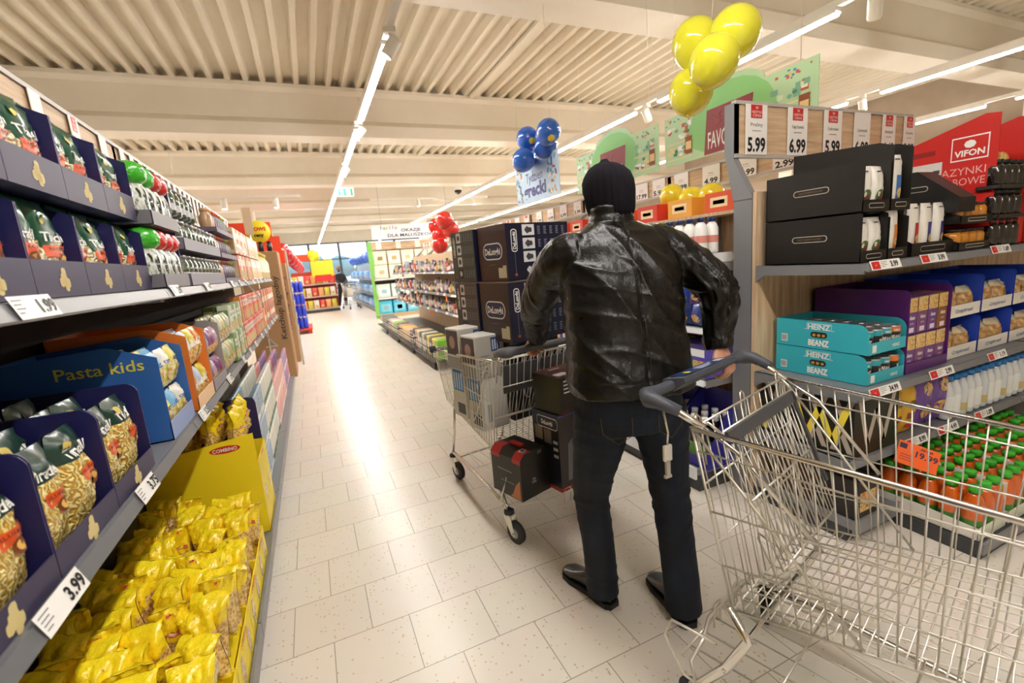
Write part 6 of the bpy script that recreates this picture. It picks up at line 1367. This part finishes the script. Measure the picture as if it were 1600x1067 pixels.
q = MB(); q.box(0, 2.6, 0, .01, 2.33, 2.74, C('#e9ebef', .5)); rb = ['#2d2d6a', '#3a8f5a', '#e0b42d', '#d9483a', '#3a7ac9', '#e0862d']
for k, ch in enumerate('lupilu'): q.text(ch, .1, (.28 + .085 * k, -.002, 2.66), (1, 0, 0), (0, 0, 1), C(rb[k]), bold=.03)
q.text('OKAZJE', .085, (1.15, -.002, 2.57), (1, 0, 0), (0, 0, 1), C('#2a2f4a'), width=.62, bold=.02); q.text('DLA MALUSZKOW', .085, (1.15, -.002, 2.43), (1, 0, 0), (0, 0, 1), C('#2a2f4a'), width=1.4, bold=.02); q.ball((2.2, 0, 2.55), .05, C('#4a5a2d'), 8, 1, .1, 1); q.build('board', t)
for x in (.3, 2.3): q = MB(); q.tube([(x, 0, 2.74), (x, 0, ZD)], .003, DGREY, 4); q.build('wire', t)
# bottled water gondola beyond
for i in range(5):
    y1_ = 17.2 + 2.3 * i
    bay('water bottle shelving bay past the baby goods, %s along' % ORD[i], (2.0, y1_, 0), -pi / 2, 2.2, .5, 1.75, [(.62, .02), (1.15, .02)], None, (), (), C('#9fb0bf', .5), 0, .12, True, i == 4)
WB = C('#9cc0e0', .15, coat=.6)
wt = []
for h in ('#3f7fc9', '#5aa0d9', '#8fb9e0'):
    q = MB()
    for a in range(3):
        for b_ in range(2): q.lathe([(.04, 0), (.045, .02), (.045, .2), (.03, .26), (.014, .29), (.014, .31)], C(h, .2, coat=.5), (-.095 + .095 * a, -.048 + .095 * b_, 0), 10)
    q.box(-.145, .145, -.1, .1, .05, .16, FILM); wt.append(q.mesh('water_multipack'))
for li, z in enumerate((.125, .622, 1.152)):
    for c in range(34):
        for k in range(1 if li == 2 else 1): put(wt[(c // 2 + li) % 3], 'water_multipack', None, (2.16, 15.2 + .32 * c, z), -pi / 2, 'blue water bottle multipack on the %s level past the baby goods' % ('floor', 'middle', 'top')[li], 'water pack', 'water packs %s level' % ('floor', 'middle', 'top')[li])
for c in range(8): make_balloon(2.2, 15.7 + 1.3 * c, 1.99, .19, '#2a5fc0', (0, 0, 0), 'blue balloon in the row on top of the water shelving', 'blue balloon row')
# ================================================================== far person with cart
pm2 = C('#14141a', .7); q = MB(); fx, fy = 1.35, 21.3
limb(q, [(fx - .12, fy, 1.45, .12), (fx - .1, fy, 1.2, .17), (fx - .08, fy, .95, .17), (fx - .06, fy, .85, .15)], pm2, 14); limb(q, [(fx - .14, fy, .9, .1), (fx - .2, fy, .5, .08), (fx - .27, fy + .1, .06, .06)], pm2, 10); limb(q, [(fx + .0, fy, .9, .1), (fx + .02, fy, .5, .08), (fx + .0, fy - .05, .06, .06)], pm2, 10)
limb(q, [(fx + .03, fy, 1.4, .07), (fx + .14, fy - .06, 1.15, .06), (fx + .1, fy - .3, 1.03, .045)], pm2, 10); limb(q, [(fx - .26, fy, 1.4, .07), (fx - .3, fy - .1, 1.15, .06), (fx - .12, fy - .3, 1.03, .045)], pm2, 10)
q.ball((fx - .11, fy - .02, 1.66), .11, C('#3a2c26', .6), 12, .85, 1, 1.15); q.tube([(fx - .11, fy, 1.5), (fx - .11, fy, 1.6)], .055, SKIN, 8)
fp_ = put(remeshed(q, .012, [pm2, C('#7a6255', .6)], 'person', 4, None, lambda c_: 1 if c_.z > 1.56 else 0), 'person', label='distant shopper in dark clothes behind a cart at the end of the aisle', cat='person')
for s in (-1, 1):
    q = MB(); q.ball((fx - .11 + s * .08 - (0 if s > 0 else .06), fy - .32, 1.02), .035, SKIN, 8, 1, 1, .8); q.build('glove', fp_)
dc = None
for o in list(col.objects):
    if o.name == 'shopping_cart.001': dc = o
dup(dc, (1.5, 20.15, 0), radians(188), 'distant chrome shopping cart in front of the far shopper', None)
# ================================================================== left side beyond the pasta shelving
KB = C('#a9835c', .6); KT = C('#4a3a33')
for i, (y, x) in enumerate(((7.45, -.355), (8.75, -.32))):
    t = thing('carton_tower', 'tall brown carton lettered Ketchup lagodny, %s pasta shelving' % ('right behind the', 'second one behind the')[i], 'carton', (x, y, 0))
    q = MB(); q.box(-.5, .0, 0, .6, 0, 1.86, KB, bev=.01); q.box(-.5, 0, -.002, 0, 1.2, 1.203, C('#a07e5a')); q.build('carton', t)
    q = MB(); q.text('Ketchup lagodny', .07, (0, 0, 0), (1, 0, 0), (0, 0, 1), KT, width=.95, bold=.02, surf=lambda a, b: (-.09 - b, -.003, 1.05 + a)); q.text('Ketchup lagodny', .09, (0, 0, 0), (1, 0, 0), (0, 0, 1), KT, width=.95, bold=.02, surf=lambda a, b: (.003, .3 - b, 1.05 + a)); q.build('lettering', t)
    for k in range(4):
        put(WJ, 'ketchup_jar', None, (x - .42 + .11 * k, y + .1, 1.861), 0, 'small jar on top of the %s brown ketchup carton' % ORD[i], 'jar', 'jars on brown carton %s' % ORD[i])
q = MB(); OB = C('#f0461d', .45)
t = thing('promo_board', 'orange promotion board with yellow circle above the pasta shelving end', 'sign', (-.62, 8.2, 0))
q.box(-.45, .3, .0, .02, 1.9, 2.12, OB); q.box(-.4, .2, -.0, .02, 2.12, 2.34, OB); q.box(.2, .33, .0, .02, 1.7, 1.9, OB); q.build('board', t)
q = MB(); q.lathe([(.001, 0), (.17, 0), (.17, .006), (.001, .006)], C('#f0d92d', .4), (.02, -.01, 2.2), 20, axis='y'); q.text('NOWE', .05, (.02, -.018, 2.24), (1, 0, 0), (0, 0, 1), C('#c9241f'), bold=.04); q.text('ceny', .05, (.02, -.018, 2.15), (1, 0, 0), (0, 0, 1), INK, bold=.04); q.build('round_badge', t)
q = MB(); q.tube([(.34, .2, 0), (.34, .2, 1.9), (.25, .02, 1.95)], .015, ZINC); q.tube([(-.3, .01, 1.8), (-.3, .01, 1.96)], .015, ZINC); q.build('pole', t)
q = MB(); q.box(-.3, -.2, -.004, .004, 0, .34, C('#d9c0a0', .5)); q.tube([(-.25, .012, -2.06), (-.25, .012, .1)], .008, ZINC); put(q.mesh('wood_blade'), 'wood_blade', None, (-.36, 6.95, 2.06), 0, 'light wooden upright blade at the far end of the price header', 'blade sign')
for c in range(7): make_balloon(-.38 + .03 * c, 9.7 + .9 * c, 1.98 - .045 * c, .14, '#c41f2a', (0, 0, 0), 'red balloon in the string along the far left cartons', 'red balloon string')
q = MB(); q.tube([(-.38 + .03 * c, 9.7 + .9 * c, 2.12 - .045 * c) for c in range(7)], .004, RED, 4); q.tube([(-.38, 9.7, 2.1), (-.38, 9.7, ZD - .01)], .003, ZINC, 4); q.tube([(-.2, 15.1, 1.84), (-.2, 15.1, ZD - .01)], .003, ZINC, 4); put(q.mesh('garland_line'), 'garland_line', None, label='red line hung from the ceiling carrying the red balloon string', cat='line')
# oil and mustard trays tower
OIL = [bottle_mesh('yellow_bottle', .045, .24, C(h, .25, coat=.4), C(h2, .4), C('#f0ead9')) for h, h2 in (('#e9ab2d', '#e9e4d9'), ('#8a6a2d', '#d9c9a0'))]
for k in range(5):
    put(tray_mesh('stock_tray', .5, .8, .1, .1, C('#e3ddc9', .5), shape='flat', corner=.01), 'stock_tray', None, (-.6, 11.0, .02 + .28 * k), pi / 2 * 0, 'cream stock tray, %s from the floor in the bottle tower' % ORD[k], 'tray')
    for c in range(5):
        for r in range(2 if k < 4 else 7): put(OIL[k % 2], 'yellow_bottle', None, (-.79 + .095 * c, 10.66 + .1 * r, .024 + .28 * k), 0, '%s bottle in the %s tray of the bottle tower' % (('yellow', 'brown')[k % 2], ORD[k]), 'bottle', 'tower bottles tray %s' % ORD[k])
# pallet of blue water
t = thing('pallet', 'red based pallet under the blue bottle packs', 'pallet', (-.5, 13.4, 0))
q = MB(); q.box(-.45, .42, -.6, .6, .1, .14, C('#c9301f', .5)); q.build('deck', t); q = MB()
for x in (-.4, -.05, .3): q.box(x, x + .1, -.6, .6, 0, .1, C('#a8261a', .5))
q.build('skid', t)
vm = []
q = MB()
for a in range(3):
    for b_ in range(2): q.lathe([(.04, 0), (.045, .02), (.045, .2), (.03, .25), (.014, .27), (.014, .3)], C('#2b3fc9', .2, coat=.5), (-.095 + .095 * a, -.048 + .095 * b_, 0), 10); q.lathe([(.017, .28), (.017, .305)], WHITE, (-.095 + .095 * a, -.048 + .095 * b_, 0), 8)
vme = q.mesh('blue_multipack')
for k in range(4):
    for a in range(2):
        for b_ in range(4): put(vme, 'blue_multipack', None, (-.73 + .42 * a, 12.95 + .23 * b_, .142 + .31 * k), 0, 'blue bottle multipack in the %s layer of the red pallet' % ORD[k], 'bottle pack', 'blue packs layer %s' % ORD[k])
# red and yellow promotion stand near the windows, produce stand, orange canopy
t = thing('promo_stand', 'red and yellow promotion stand with snack packs near the windows', 'stand', (.15, 19.5, 0))
q = MB(); q.box(-.75, .85, 0, .5, 0, .1, DGREY); q.box(-.75, .85, .46, .5, .1, 1.6, C('#b5382d', .5)); q.build('frame', t)
for k in range(3):
    q = MB(); q.box(-.75, .85, 0, .46, .12 + .48 * k, .15 + .48 * k, C('#c9c3b9', .5)); q.build('shelf', t)
q = MB(); q.box(.0, .8, -.02, .0, 1.4, 2.0, C('#f0cf2d', .5)); q.box(.1, .7, -.025, -.02, 1.2, 1.45, RED); q.build('price_sign', t)
sn = [simple_bag('snack_bag', .2, .34, .1, [(1, foil(h, .35))], '', i) for i, h in enumerate(('#d9483a', '#e9a06a', '#c9c33a', '#e3d9c9'))]
for k in range(3):
    for c in range(7): put(sn[(c + k) % 4], 'snack_bag', None, (-.5 + .22 * c, 19.6, .152 + .48 * k), 0, 'snack bag on the %s shelf of the promotion stand' % ORD[k], 'snack bag', 'snack bags shelf %s' % ORD[k])
t = thing('market_canopy', 'orange market canopy with yellow ball lamps before the windows', 'canopy', (-.6, 16.6, 0))
q = MB(); q.box(-1.4, .7, 0, 1.2, 1.95, 2.15, OB); q.build('roof_panel', t)
for x in (-1.35, -.6):
    q = MB(); q.tube([(x, .1, 0), (x, .1, 1.96)], .03, C('#6a4a33')); q.build('post', t)
q = MB(); q.ball((.85, .1, 2.1), .2, C('#e0d92d', .3), 14); q.tube([(.62, .1, 2.05), (.7, .1, 2.1)], .02, ZINC); q.build('ball_lamp', t)
for i, (x, y, w_, h_, hx) in enumerate(((-2.2, 27, 2.2, 1.4, '#b9c9cf'), (3.6, 28.2, 2.5, 1.5, '#a9c3cf'))):
    t = thing('freezer_cabinet', '%s freezer cabinet in front of the far windows' % ('pale grey', 'pale blue')[i], 'freezer', (x, y, 0))
    q = MB(); q.box(0, w_, 0, .9, 0, h_, C(hx, .4), bev=.03); q.build('body', t)
    for k in range(3):
        q = MB(); q.box(.1 + k * w_ / 3, w_ / 3 * (k + 1) - .05, -.02, 0, .2, h_ - .15, C('#33505c', .1)); dr = q.build('door', t); q = MB(); q.box(.15 + k * w_ / 3, .18 + k * w_ / 3, -.05, -.02, .5, 1.0, ZINC); q.build('handle', dr)
# cardboard bins and market crates to fill the far right
for i in range(5):
    bay('plain shelving bay in the next aisle behind the end bay, %s from the wall' % ORD[i], (4.2 + 1.3 * i, 6.5, 0), 0, 1.28, .5, 1.7, [(.6, .02), (1.1, .02)], None, (), (), WOOD, 0, .12, True, i == 4)
